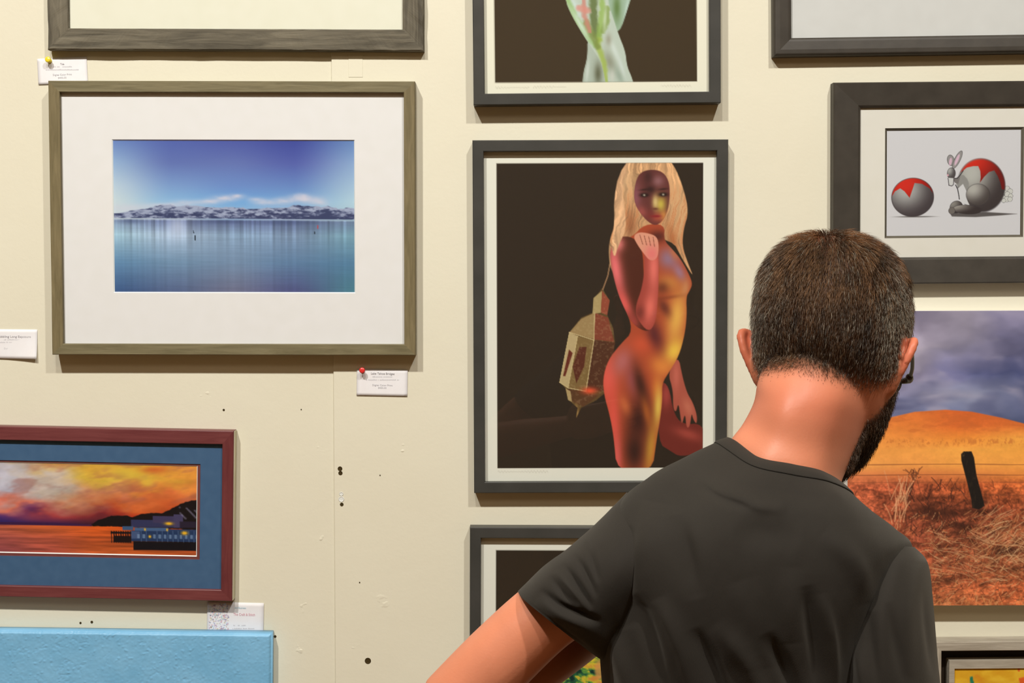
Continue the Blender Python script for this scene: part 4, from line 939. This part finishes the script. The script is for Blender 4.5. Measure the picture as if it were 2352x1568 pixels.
# neck
neck = [
 [(1958,1185,1.48),(1900,1150,1.43),(1815,1130,1.415),(1720,1110,1.43),(1650,1060,1.475),(1700,1130,1.54),(1800,1220,1.56),(1900,1220,1.54)],
 [(1932,1118,1.480),(1890,1086,1.434),(1822,1069,1.420),(1742,1052,1.430),(1680,1008,1.478),(1705,1060,1.53),(1800,1150,1.55),(1890,1150,1.53)],
 [(1952,1062,1.492),(1905,1032,1.445),(1836,1020,1.428),(1768,1002,1.437),(1708,972,1.482),(1725,1010,1.53),(1815,1090,1.56),(1910,1090,1.54)],
 [(1978,1005,1.505),(1925,970,1.450),(1850,955,1.432),(1785,942,1.440),(1733,922,1.487),(1750,950,1.53),(1830,1020,1.57),(1925,1030,1.56)],
 [(1998,950,1.515),(1942,915,1.458),(1865,900,1.442),(1797,890,1.452),(1742,872,1.495),(1765,900,1.53),(1840,950,1.58),(1940,970,1.58)],
 [(2002,890,1.52),(1950,855,1.478),(1880,835,1.466),(1815,828,1.475),(1762,822,1.515),(1790,850,1.54),(1850,880,1.58),(1940,900,1.59)],
 [(1960,800,1.55),(1930,780,1.515),(1890,770,1.505),(1840,765,1.515),(1800,765,1.535),(1820,780,1.54),(1870,800,1.57),(1930,810,1.57)]]
parts.append(closed_loft(loft(neck, 40, 48)))

torso = [
 [(1937,1119,1.477),(1890,1083,1.428),(1820,1066,1.413),(1740,1049,1.424),(1672,1005,1.477),(1700,1062,1.535),(1800,1155,1.565),(1890,1152,1.535)],
 [(1962,1142,1.475),(1908,1110,1.412),(1818,1093,1.396),(1722,1070,1.407),(1640,1018,1.470),(1672,1070,1.540),(1800,1172,1.574),(1905,1170,1.545)],
 [(2000,1176,1.472),(1940,1145,1.395),(1812,1128,1.378),(1680,1100,1.388),(1580,1046,1.460),(1630,1096,1.545),(1800,1200,1.582),(1930,1200,1.552)],
 [(2055,1216,1.472),(1975,1198,1.378),(1802,1178,1.356),(1620,1145,1.364),(1492,1094,1.445),(1560,1150,1.550),(1795,1260,1.592),(1975,1256,1.565)],
 [(2096,1262,1.48),(2010,1268,1.368),(1790,1255,1.340),(1550,1225,1.344),(1420,1158,1.432),(1500,1230,1.555),(1790,1340,1.600),(2005,1320,1.575)],
 [(2078,1380,1.485),(1990,1370,1.366),(1780,1355,1.334),(1515,1330,1.338),(1381,1265,1.430),(1470,1340,1.56),(1785,1430,1.606),(1995,1410,1.58)],
 [(2045,1500,1.49),(1955,1480,1.372),(1765,1470,1.340),(1500,1455,1.342),(1374,1420,1.430),(1460,1450,1.56),(1775,1530,1.606),(1975,1510,1.58)],
 [(2035,1620,1.49),(1940,1600,1.380),(1750,1595,1.352),(1500,1590,1.350),(1386,1590,1.435),(1460,1600,1.55),(1765,1650,1.60),(1965,1640,1.57)],
 [(2030,1800,1.49),(1930,1800,1.390),(1745,1800,1.366),(1510,1800,1.366),(1402,1800,1.44),(1480,1800,1.55),(1750,1800,1.59),(1950,1800,1.565)],
 [(2045,2060,1.49),(1940,2060,1.380),(1745,2060,1.360),(1500,2060,1.362),(1385,2060,1.44),(1470,2060,1.55),(1750,2060,1.58),(1950,2060,1.56)]]
Gt = loft(torso, 300, 360)
# inner trunk for the skin figure: the shirt shape pulled in
cz = Gt.mean(1, keepdims=True); Gin = cz+(Gt-cz)*0.84; Gin[..., 2] -= 0.006
parts.append(closed_loft(Gin[14::12, ::8]))
# arms: left (viewer's left) folded, upper arm coming down to the left then forearm back in front of the chest
sh = P(1455, 1330, 1.44); el = P(1042, 1622, 1.43)
parts.append(tube([sh, P(1360, 1352, 1.430), P(1262, 1408, 1.422), P(1150, 1510, 1.422), el], [.040, .038, .0365, .0375, .0385], 28))
hmid = P(1452, 1372, 1.625)
parts.append(tube([P(1048,1614,1.435), P(1120,1572,1.462), P(1225,1508,1.505), P(1330,1448,1.555), P(1420,1392,1.605), P(1452,1372,1.625)], [.0365, .0425, .0400, .0340, .0275, .0265], 28))
# right arm: hanging upper arm, forearm across the belly
parts.append(tube([P(2035,1400,1.475), P(2045,1520,1.47), P(2060,1750,1.48), P(2068,1880,1.50)], [.040, .043, .041, .038], 24))
parts.append(tube([P(2068,1880,1.50), P(1990,1850,1.57), P(1850,1800,1.64), P(1700,1760,1.665)], [.038, .042, .034, .027], 24))
def hand(wr, d, up, side):
    """palm plus four curled fingers and a thumb; d = pointing direction, up = back-of-hand normal, side = thumb side"""
    wr = np.array(wr, float); d = np.array(d, float); d /= np.linalg.norm(d); up = np.array(up, float); up -= d*(up@d); up /= np.linalg.norm(up); sd = np.cross(d, up)*side; out = []
    for k in range(4):
        o = (k-1.5)*-.019; L = (.036, .044, .041, .032)[k]; b = wr+d*(.088-.004*abs(k-1.2))+sd*-o
        out.append(tube([wr+d*.012+sd*-o*.75, wr+d*.05+sd*-o*.95, b], [.014, .0135, .0115], 10))
        k1 = b+d*L-up*.008; k2 = k1+d*L*.55-up*L*.45; k3 = k2+d*L*.2-up*L*.55
        out.append(tube([b-d*.01, b, k1, k2, k3], [.0098, .0098, .0090, .0080, .0068], 10))
    t0 = wr+d*.022+sd*.026; out.append(tube([wr+d*.012+sd*.012, t0+sd*.006, t0+d*.030+sd*.022-up*.008, t0+d*.058+sd*.026-up*.016], [.015, .0140, .0115, .0085], 10))
    return out
def unit(a, b): v = np.array(b)-np.array(a); return v/np.linalg.norm(v)
w1_ = hmid; parts += hand(w1_, unit(P(1330,1448,1.555), w1_)*np.array((1, .5, 1)), (0.1, 1, .15), 1)
w2_ = P(1700, 1760, 1.665); parts += hand(w2_, np.array((-1, .02, .10)), (0.0, 1, .2), -1)
# legs
hipz = P(1700, 2060, 1.46)[2]
for s, x in ((-1, pc[0]-.135), (1, pc[0]-.0)):
    parts.append(tube([(x, 1.47, hipz+.05), (x+.005*s, 1.475, .72), (x+.01*s, 1.47, .48), (x+.01*s, 1.455, .10)], [.088, .074, .052, .036], 20))
V = []; Fq = []
for v, f in parts:
    b = len(V); V += [tuple(p) for p in v]; Fq += [tuple(i+b for i in q) for q in f]
skin_m = None
body = mesh('body', np.array(V), Fq, M['card'], smooth=True)
fix = bmesh.new(); fix.from_mesh(body.data); bmesh.ops.recalc_face_normals(fix, faces=fix.faces); fix.to_mesh(body.data); fix.free()
md = body.modifiers.new('r', 'REMESH'); md.mode = 'VOXEL'; md.voxel_size = 0.0030
ms = body.modifiers.new('s', 'SMOOTH'); ms.factor = .5; ms.iterations = 4
me = bpy.data.meshes.new_from_object(body.evaluated_get(bpy.context.evaluated_depsgraph_get())); body.modifiers.clear(); old = body.data; body.data = me; bpy.data.meshes.remove(old)
me.name = 'body'; nV = len(me.vertices); co = np.empty(nV*3, np.float32); me.vertices.foreach_get('co', co); co = co.reshape(-1, 3).astype(float)
no = np.empty(nV*3, np.float32); me.vertices.foreach_get('normal', no); no = no.reshape(-1, 3).astype(float)
hc = W2H(co)
def hair_amount(h):
    """0..1 scalp coverage in the head frame"""
    az = np.degrees(np.arctan2(np.abs(h[:, 0]), -h[:, 1]))            # 0 behind, 180 in front
    zl = np.interp(az, [0, 18, 40, 62, 78, 92, 104, 112, 128, 150, 180], HAIRLINE)
    m = ss(-.022, .012, h[:, 2]-zl)
    ear = np.abs(h[:, 0]) > .0725; er = (np.hypot((h[:, 1]-EARY+.008)/.030, (h[:, 2]-EARZ)/.036) < 1) & ear
    m[er] = 0; m[np.abs(h[:, 0]) > .079] = 0; m *= 1-.93*np.exp(-(np.linalg.norm(h-np.array((-.002, -.060, .062)), axis=1)/.013)**2); m[h[:, 2] < -.13] = 0; m[np.abs(h[:, 0]) > .12] = 0
    return m
def beard_amount(h):
    m = ss(-.052, -.064, h[:, 2]-.22*np.clip(h[:, 1]*-1+.05, 0, .05))*ss(-.002, .014, h[:, 1])*ss(-.150, -.135, h[:, 2])*(np.abs(h[:, 0]) < .08)
    m *= 1-ss(0, 1, (1.3-np.hypot(h[:, 0]/.022, (h[:, 2]+.080)/.008)))*(h[:, 1] > .07)
    m *= (h[:, 1] < .13)
    sb = (np.abs(h[:, 0]) > .055)*ss(.0, .01, h[:, 1]+.002)*(1-ss(.020, .032, h[:, 1]))*ss(-.08, -.06, h[:, 2])*(h[:, 2] < 0)
    return np.maximum(m, sb*.8)
ha = hair_amount(hc); ba = beard_amount(hc)
SK = np.array((.60, .215, .118)); RED = np.array((.56, .125, .065))
n1 = fbm(co[:, 0]*1000, co[:, 2]*1000, 201, 26, 26, 4)
c = SK[None]*(0.92+.16*n1[:, None])
earm = ((np.abs(hc[:, 0]) > .0755) & (np.abs(hc[:, 2]-EARZ) < .04) & (hc[:, 1] < .05)).astype(float); c = c*(1-.6*earm[:, None])+RED*.6*earm[:, None]
nk = np.exp(-((hc[:, 2]+.11)/.03)**2)*(hc[:, 1] < 0)*.35*(np.abs(hc[:, 0]) < .09); c = c*(1-nk[:, None])+RED*.8*nk[:, None]
lips = np.exp(-(np.hypot(hc[:, 0]/.022, (hc[:, 2]+.080)/.007))**4)*(hc[:, 1] > .085); c = c*(1-lips[:, None])+np.array((.42, .11, .08))*lips[:, None]
SCALP = np.array((.085, .040, .018)); c = c*(1-.93*ha[:, None])+SCALP*.93*ha[:, None]; cw = np.exp(-(np.linalg.norm(hc-np.array((-.002, -.060, .062)), axis=1)/.018)**2)[:, None]*.8; c = c*(1-cw)+np.array((.40, .11, .05))*cw; c = c*(1-.75*ba[:, None])+np.array((.07, .035, .018))*.75*ba[:, None]
a_ = me.color_attributes.new('Col', 'FLOAT_COLOR', 'POINT'); cc = np.ones((nV, 4), np.float32); cc[:, :3] = c; a_.data.foreach_set('color', cc.ravel())
t = NT('skin'); at = t.n('ShaderNodeAttribute', attribute_name='Col'); t.l(at.outputs['Color'], t.b.inputs['Base Color'])
t.b.inputs['Subsurface Weight'].default_value = .10; t.b.inputs['Subsurface Radius'].default_value = (.01, .004, .002); t.b.inputs['Subsurface Scale'].default_value = .6
t.bump(t.noise(t.coords(), 420, 4), .18, .0006); skin_m = t.p(.48, .35)
me.materials.clear(); me.materials.append(skin_m); me.polygons.foreach_set('use_smooth', np.ones(len(me.polygons), bool)); child(body)

# eyes
eye_m = NT('eye_white').p(.2, .5, (.8, .78, .74, 1)); iris_m = NT('iris').p(.2, .5, (.08, .05, .03, 1))
for s in (-1, 1):
    V, Fq = ellipsoid((s*.031, .080, -.004), (.0125, .0125, .0085), 20, HM); e = child(mesh('eye', V, Fq, eye_m, smooth=True))
    V, Fq = ellipsoid((s*.031, .0905, -.004), (.0052, .0026, .0052), 16, HM); ir = mesh('iris', V, Fq, iris_m, smooth=True); ir.parent = e

# hair and beard strands, rooted on the skin
def strands(name, amount, dens_n, seed, length, direction, colfn, mat, wd):
    me_ = me; nP = len(me_.polygons); cen = np.empty(nP*3, np.float32); me_.polygons.foreach_get('center', cen); cen = cen.reshape(-1, 3).astype(float)
    nn = np.empty(nP*3, np.float32); me_.polygons.foreach_get('normal', nn); nn = nn.reshape(-1, 3).astype(float); h = W2H(cen)
    am = amount(h); ar = np.empty(nP, np.float32); me_.polygons.foreach_get('area', ar)
    pr = am*ar; pr = pr/pr.sum(); r = np.random.default_rng(seed); idx = r.choice(nP, dens_n, p=pr)
    root = cen[idx]+r.normal(0, .0012, (dens_n, 3)); N = nn[idx]; hh = h[idx]; amt = am[idx]
    L = length(hh, r)*(0.35+.65*amt)
    D = direction(hh, N, r); segs = 3; pts = [root-N*.001]; p = root.copy()
    for k in range(segs):
        f = (k+1)/segs; dv = N*(1-f)*.95+D*(.35+f*1.0)+r.normal(0, .10, (dens_n, 3)); dv -= N*np.clip((dv*N).sum(1), -1, 0)[:, None]*.7
        dv /= np.linalg.norm(dv, axis=1)[:, None]; p = p+dv*(L/segs)[:, None]; pts.append(p)
    pts = np.stack(pts, 1); T = pts[:, -1]-pts[:, 0]; A1 = np.cross(T, r.normal(0, 1, (dens_n, 3))); A1 /= np.linalg.norm(A1, axis=1)[:, None]; A2 = np.cross(T, A1); A2 /= np.linalg.norm(A2, axis=1)[:, None]
    ws = np.array([1, 1, .8])*wd; Vv = []
    for k in range(segs):
        for q in range(3):
            a = 2*math.pi*q/3; Vv.append(pts[:, k]+(A1*math.cos(a)+A2*math.sin(a))*ws[k])
    Vv.append(pts[:, segs]); Vv = np.stack(Vv, 1); nv = Vv.shape[1]; fl = []
    for k in range(segs-1):
        for q in range(3):
            a, b, c_, d = k*3+q, k*3+(q+1) % 3, (k+1)*3+(q+1) % 3, (k+1)*3+q; fl += [(a, b, c_), (a, c_, d)]
    for q in range(3): fl.append(((segs-1)*3+q, (segs-1)*3+(q+1) % 3, segs*3))
    fl = np.array(fl); Fa = (np.arange(dens_n)[:, None, None]*nv+fl[None]).reshape(-1, 3)
    C = colfn(hh, r); C = np.repeat(C[:, None], nv, 1).reshape(-1, 3)
    o = mesh(name, Vv.reshape(-1, 3), Fa, mat, smooth=True, col=C); child(o); return o
crown = np.array((-.004, -.052, .078)); HRn = np.array(HR)
def dir_hair(h, N, r):
    d = h-crown; d /= np.linalg.norm(d, axis=1)[:, None]+1e-6
    sw = np.stack([-d[:, 1], d[:, 0], d[:, 2]*0], 1)*.35; d = d+sw*ss(.06, .0, np.linalg.norm(h-crown, axis=1))[:, None]
    down = np.array((0, 0, -1.0)); k = ss(.055, .0, h[:, 2])[:, None]; d = d*(1-k)+down*k
    fr = ss(-.01, .03, h[:, 1])[:, None]*(h[:, 2] > .04)[:, None]; d = d*(1-fr)+np.array((.35, 1, .25))*fr
    d = (HRn@d.T).T; d -= N*(d*N).sum(1)[:, None]; return d/(np.linalg.norm(d, axis=1)[:, None]+1e-6)
def len_hair(h, r):
    L = np.interp(h[:, 2], [-.09, -.06, -.03, .0, .04, .08, .1], [.006, .009, .012, .015, .018, .019, .019]); L *= np.where(np.abs(h[:, 0]) > .066, .65, 1)
    return L*r.uniform(.75, 1.2, len(h))
def col_hair(h, r):
    g = ss(.045, .070, np.abs(h[:, 0]))*ss(.055, .015, h[:, 2])*ss(-.07, -.04, h[:, 2]); cl = fbm(h[:, 0]*1000, h[:, 2]*1000, 211, 10, 30, 3)
    g = np.clip(g*.55+.04+(cl-.5)*.35*(h[:, 2] > -.05), 0.01, .75); isg = r.random(len(h)) < g
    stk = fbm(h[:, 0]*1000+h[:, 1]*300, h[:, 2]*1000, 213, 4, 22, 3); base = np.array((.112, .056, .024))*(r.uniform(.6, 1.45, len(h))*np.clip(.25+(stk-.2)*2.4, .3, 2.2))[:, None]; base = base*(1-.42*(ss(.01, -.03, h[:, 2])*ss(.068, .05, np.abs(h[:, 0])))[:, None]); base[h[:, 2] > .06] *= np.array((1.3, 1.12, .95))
    grey = np.array((.30, .26, .20))*r.uniform(.6, 1.35, len(h))[:, None]; return np.where(isg[:, None], grey, base)
t = NT('hair'); at = t.n('ShaderNodeAttribute', attribute_name='Col'); t.l(at.outputs['Color'], t.b.inputs['Base Color']); hair_m = t.p(.42, .45)
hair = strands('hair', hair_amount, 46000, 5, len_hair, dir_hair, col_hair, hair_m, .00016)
def dir_beard(h, N, r):
    d = np.tile(np.array((0, .25, -1.0)), (len(h), 1)); d = (HRn@d.T).T; d -= N*(d*N).sum(1)[:, None]*.8; return d/(np.linalg.norm(d, axis=1)[:, None]+1e-6)
beard = strands('beard', beard_amount, 15000, 6, lambda h, r: np.interp(h[:, 2], [-.13, -.09, -.05, 0], [.013, .010, .007, .005])*r.uniform(.7, 1.2, len(h)), dir_beard,
    lambda h, r: np.where((r.random(len(h)) < .08)[:, None], (.25, .2, .15), np.array((.060, .028, .012))*r.uniform(.5, 1.7, len(h))[:, None]), hair_m, .00018)
bm_ = lambda h: 0
# eyebrows
brow_amount = lambda h: np.exp(-((h[:, 2]-.020-.15*(.03-np.abs(np.abs(h[:, 0])-.032)))/.0045)**2)*(h[:, 1] > .06)*(np.abs(np.abs(h[:, 0])-.032) < .020)
strands('eyebrows', brow_amount, 900, 8, lambda h, r: r.uniform(.006, .009, len(h)), lambda h, N, r: (HRn@np.stack([np.sign(h[:, 0]), h[:, 0]*0+.1, h[:, 0]*0+.15], 0)).T, lambda h, r: np.array((.05, .03, .016))*r.uniform(.6, 1.4, len(h))[:, None], hair_m, .00018)

# ---- T-shirt: trunk, two sleeves and the ribbed collar in one knitted garment
def cloth():
    t = NT('charcoal_jersey'); v = t.coords(); f = t.noise(v, 7, 4)
    t.l(t.ramp(f, [(.3, (.0190, .0160, .0130, 1)), (.7, (.0250, .0215, .0175, 1))]), t.b.inputs['Base Color'])
    a = t.noise(t.coords((1, 1, .25)), 1500, 2); t.bump(a, .35, .0006)
    t.b.inputs['Sheen Weight'].default_value = .10; t.b.inputs['Sheen Roughness'].default_value = .5; t.b.inputs['Sheen Tint'].default_value = (.9, .85, .75, 1)
    return t.p(.85, .15)
shirt_m = cloth()
def to_px(V):
    d = V-CAM; c, s = math.cos(PITCH), math.sin(PITCH); dep = d[:, 1]*c-d[:, 2]*s; up = d[:, 1]*s+d[:, 2]*c
    return 1176+F*d[:, 0]/dep, 784-F*up/dep
FOLDS = [  # polyline on the back in photo pixels, half width px, height m (+ towards the camera)
 ([(1455,1360),(1490,1460),(1545,1640)], 18, -.009), ([(1510,1370),(1565,1480),(1620,1660)], 22, .008), ([(1590,1440),(1632,1530),(1685,1680)], 16, -.010),
 ([(1640,1430),(1720,1530),(1775,1680)], 24, .008), ([(1755,1450),(1810,1550),(1860,1690)], 17, -.009), ([(1850,1340),(1868,1450),(1892,1620)], 19, -.009), ([(1885,1360),(1908,1470),(1920,1620)], 14, .006),
 ([(1512,1150),(1490,1260),(1468,1400)], 40, .010), ([(1550,1180),(1572,1270),(1600,1380)], 24, -.007), ([(1440,1200),(1425,1330),(1430,1450)], 30, -.006), ([(1395,1440),(1435,1540),(1470,1680)], 22, .007),
 ([(1680,1230),(1760,1225),(1840,1245)], 34, -.005), ([(1600,1110),(1650,1145),(1730,1168)], 11, -.005), ([(1670,1120),(1740,1160),(1810,1168)], 15, .004), ([(1890,1220),(1960,1290),(1995,1390)], 26, .006),
 ([(1700,1330),(1730,1430),(1745,1540)], 40, .004), ([(1820,1300),(1815,1400),(1820,1480)], 30, .004)]
SFOLDS = [([(1236,1352),(1290,1392),(1340,1412),(1385,1430)], 9, -.008), ([(1230,1375),(1300,1420),(1380,1455)], 14, .005), ([(1290,1290),(1330,1350),(1362,1400)], 8, -.006), ([(1318,1270),(1348,1320),(1372,1375)], 7, -.005),
 ([(1260,1320),(1300,1370),(1330,1392)], 8, -.004), ([(1345,1240),(1362,1290),(1376,1340)], 7, -.004), ([(1275,1310),(1315,1355),(1350,1400)], 7, .004), ([(1208,1380),(1290,1440),(1372,1500)], 3, -.0012)]
RFOLDS = [([(2100,1290),(2085,1400),(2090,1560)], 18, .005), ([(2000,1400),(2000,1480),(2020,1600)], 14, -.006), ([(2040,1380),(2055,1470),(2080,1580)], 12, -.005), ([(2120,1350),(2130,1450),(2145,1560)], 9, -.004), ([(1960,1450),(1975,1540),(1990,1640)], 12, .004)]
def fold(G, folds, noise=.0012):
    S = G.shape; V = G.reshape(-1, 3).copy(); x, y = to_px(V); c = G.mean(1, keepdims=True); N = (G-c); N[..., 2] *= .2; N /= np.linalg.norm(N, axis=2)[..., None]; N = N.reshape(-1, 3)
    back = ss(-.15, .25, -N[:, 1]); h = (fbm(x+1000, y, 221, 60, 110, 3)-.5)*noise*2
    for pts, wd, a in folds:
        pts = np.array(pts, float); q = cr(pts, 12, False); d = np.full(len(V), 1e9); tt = np.zeros(len(V))
        for k, ((ax, ay), (bx, by)) in enumerate(zip(q[:-1], q[1:])):
            ex, ey = bx-ax, by-ay; t = np.clip(((x-ax)*ex+(y-ay)*ey)/(ex*ex+ey*ey), 0, 1); dd = np.hypot(x-ax-t*ex, y-ay-t*ey); m = dd < d; d[m] = dd[m]; tt[m] = (k+t[m])/11
        h += np.exp(-(d/wd)**2)*a*back*np.clip(np.sin(np.clip(tt, 0.02, .98)*math.pi), 0, 1)**1.3
    return (V+N*h[:, None]).reshape(S)
Gs = fold(Gt, FOLDS)
SV = []; SF = []
def addg(G, flip=False):
    b = sum(len(v) for v in SV); SV.append(G.reshape(-1, 3)); SF.append(grid_faces(G.shape[0], G.shape[1], flip)+b)
def hemmed(G, th=.0022, depth=26):
    """turn the last rows inside to give the cloth an edge"""
    c = G[-depth:].mean(1, keepdims=True); inn = (c+(G[-depth:]-c)*(1-th/.05))[::-1]; return np.concatenate([G, inn], 0)
addg(hemmed(Gs))
sl = [
 [(1440,1130,1.44),(1462,1210,1.375),(1455,1310,1.350),(1445,1420,1.375),(1435,1500,1.44),(1445,1420,1.50),(1450,1300,1.54),(1445,1200,1.50)],
 [(1374,1196,1.437),(1395,1240,1.372),(1402,1335,1.348),(1405,1450,1.372),(1405,1515,1.437),(1400,1450,1.50),(1400,1330,1.535),(1385,1240,1.50)],
 [(1302,1260,1.432),(1318,1290,1.372),(1345,1380,1.350),(1378,1470,1.370),(1392,1518,1.432),(1375,1460,1.49),(1345,1380,1.52),(1315,1290,1.49)],
 [(1246,1302,1.428),(1262,1330,1.372),(1305,1408,1.352),(1355,1482,1.372),(1384,1516,1.428),(1360,1480,1.48),(1310,1400,1.505),(1265,1330,1.48)],
 [(1189,1357,1.425),(1206,1380,1.380),(1262,1425,1.360),(1330,1478,1.380),(1379,1514,1.425),(1340,1480,1.47),(1275,1420,1.49),(1215,1380,1.47)]]
addg(hemmed(fold(loft(sl, 110, 160), SFOLDS, .0008), .0025, 14))
sr = [
 [(2040,1256,1.48),(2050,1256,1.44),(2070,1254,1.425),(2090,1255,1.44),(2100,1256,1.48),(2090,1255,1.52),(2070,1250,1.53),(2050,1250,1.52)],
 [(2000,1310,1.475),(2020,1300,1.405),(2065,1296,1.388),(2112,1292,1.42),(2131,1294,1.48),(2115,1290,1.54),(2070,1290,1.56),(2020,1290,1.54)],
 [(1955,1400,1.47),(1985,1392,1.385),(2048,1390,1.364),(2115,1385,1.40),(2143,1380,1.475),(2120,1380,1.55),(2060,1380,1.575),(1995,1380,1.55)],
 [(1930,1500,1.465),(1962,1500,1.378),(2040,1500,1.356),(2122,1500,1.395),(2152,1500,1.475),(2125,1490,1.55),(2060,1490,1.575),(1980,1490,1.55)],
 [(1925,1620,1.465),(1960,1620,1.378),(2045,1620,1.358),(2130,1620,1.395),(2163,1620,1.475),(2130,1610,1.55),(2060,1610,1.57),(1980,1610,1.55)],
 [(1940,1760,1.475),(1975,1760,1.400),(2052,1760,1.380),(2132,1760,1.41),(2160,1760,1.48),(2130,1750,1.545),(2060,1750,1.56),(1985,1750,1.545)]]
addg(hemmed(fold(loft(sr, 140, 160), RFOLDS, .0008), .0025, 14))
shirt = child(mesh('tshirt', np.vstack(SV), np.vstack(SF), shirt_m, smooth=True)); shirt['label'] = 'charcoal crew neck T-shirt'
# collar rib: a flat band following the neck opening
c0 = Gs[0]; c1_ = Gs[11]; rows = []
ctr = c0.mean(0)
for k, (f, lift) in enumerate([(-.10, -.0060), (-.06, -.0006), (0.0, .0012), (.45, .0020), (.9, .0018), (1.0, .0009), (1.0, -.0020)]):
    base = c0*(1-f)+Gs[30]*f; N = base-ctr; N[:, 2] = np.abs(N[:, 2])*.2+.03; N /= np.linalg.norm(N, axis=1)[:, None]; rows.append(base+N*lift)
col_o = mesh('collar', np.array(rows).reshape(-1, 3), grid_faces(len(rows), c0.shape[0]), shirt_m, smooth=True); col_o.parent = shirt
# armhole seams
def seam_line(pts, nm='seam'):
    w_ = [P(*p) for p in pts]; V, Fq = tube(w_, [.0011]*len(w_), 8); o = mesh(nm, V, Fq, shirt_m, smooth=True); o.parent = shirt

# ---- trousers and shoes, below the frame
den = noisy('dark_trousers', (.02, .022, .03, 1), (.03, .032, .042, 1), 40, .8, .3)
tv = []; tf = []
for s, x in ((-1, pc[0]-.135), (1, pc[0]-.0)):
    V, Fq = tube([(x+.03*-s, 1.47, hipz+.10), (x+.01*-s, 1.47, hipz-.02), (x, 1.475, .70), (x+.01*s, 1.47, .45), (x+.01*s, 1.455, .07)], [.100, .104, .086, .070, .060], 32); b = len(tv); tv += [tuple(p) for p in V]; tf += [tuple(i+b for i in q) for q in Fq]
tr = mesh('trousers', np.array(tv), tf, den, smooth=True)
m_ = tr.modifiers.new('r', 'REMESH'); m_.mode = 'VOXEL'; m_.voxel_size = .008; m2 = tr.modifiers.new('s', 'SMOOTH'); m2.iterations = 5
me2 = bpy.data.meshes.new_from_object(tr.evaluated_get(bpy.context.evaluated_depsgraph_get())); tr.modifiers.clear(); tr.data = me2; me2.polygons.foreach_set('use_smooth', np.ones(len(me2.polygons), bool)); child(tr)
lea = noisy('brown_leather', (.05, .03, .02, 1), (.07, .04, .025, 1), 30, .45, .1)
for s, x in ((-1, pc[0]-.145), (1, pc[0]+.01)):
    rs = []
    for yy, hw, hz in [(-.095,.012,.03),(-.085,.030,.062),(-.05,.036,.085),(-.01,.038,.090),(.04,.044,.070),(.09,.050,.052),(.14,.048,.040),(.175,.032,.030),(.19,.010,.018)]:
        rs.append([(x+hw*math.cos(a), 1.455+yy+.03, .004+max(0, hz*(.5+.5*math.sin(a)))) for a in np.arange(16)/16*2*math.pi])
    V, Fq = closed_loft(loft(rs, 30, 32, px=False)); o = mesh('shoe', V, Fq, lea, smooth=True); fix_normals(o); child(o)
    V, Fq = box(x-.044, x+.044, 1.40, 1.645, 0.0005, .014); sole = add_bevel(mesh('sole', V, Fq, den), .006); sole.parent = o

# ---- eyeglasses
dark = NT('dark_glasses_frame').p(.3, .5, (.022, .016, .012, 1))
V, Fq = tube(H2W([(-.010, .108, -.006), (0, .111, -.002), (.010, .108, -.006)]), [.0014, .0016, .0014], 8)
gl = child(mesh('eyeglasses', V, Fq, dark, smooth=True)); gl['label'] = 'thin dark-framed eyeglasses with clear lenses'
def gpart(name, V, Fq, m, parent=gl):
    o = mesh(name, V, Fq, m, smooth=True); o.parent = parent
    return o
for s in (-1, 1):
    V, Fq = tube(H2W(TEMPLE(s)), [.0016, .0020, .0022, .0022, .0022], 10); gpart('temple', V, Fq, dark)
    V, Fq = tube(H2W([TEMPLE(s)[-1]+np.array((0, -.004, 0)), TEMPLE(s)[-1]+np.array((-s*.001, .004, 0)), TEMPLE(s)[-1]+np.array((-s*.008, .008, -.001))]), [.0042, .0045, .003], 10); gpart('hinge', V, Fq, dark)
    rim = [(s*(.036+.027*math.cos(a)), .1095-.014*abs(math.cos(a)*.5+.5*1)**2 if False else .108-.10*(.036+.027*math.cos(a)-.03)**2*10, -.010+.019*math.sin(a)) for a in np.arange(26)/24*2*math.pi]
    V, Fq = tube(H2W(rim), [.0013]*len(rim), 8); gpart('rim', V, Fq, dark)
    n = 24; a = np.arange(n)/n*2*math.pi; V = []
    for y_ in (0, .0018):
        for aa in a: V.append((s*(.036+.026*math.cos(aa)), .107+y_-.10*(.036+.026*math.cos(aa)-.03)**2*10, -.010+.018*math.sin(aa)))
    Fq = [tuple(range(n)), tuple(n+i for i in reversed(range(n)))]+[(i, (i+1) % n, n+(i+1) % n, n+i) for i in range(n)]
    gpart('lens', H2W(V), Fq, M['glass'])
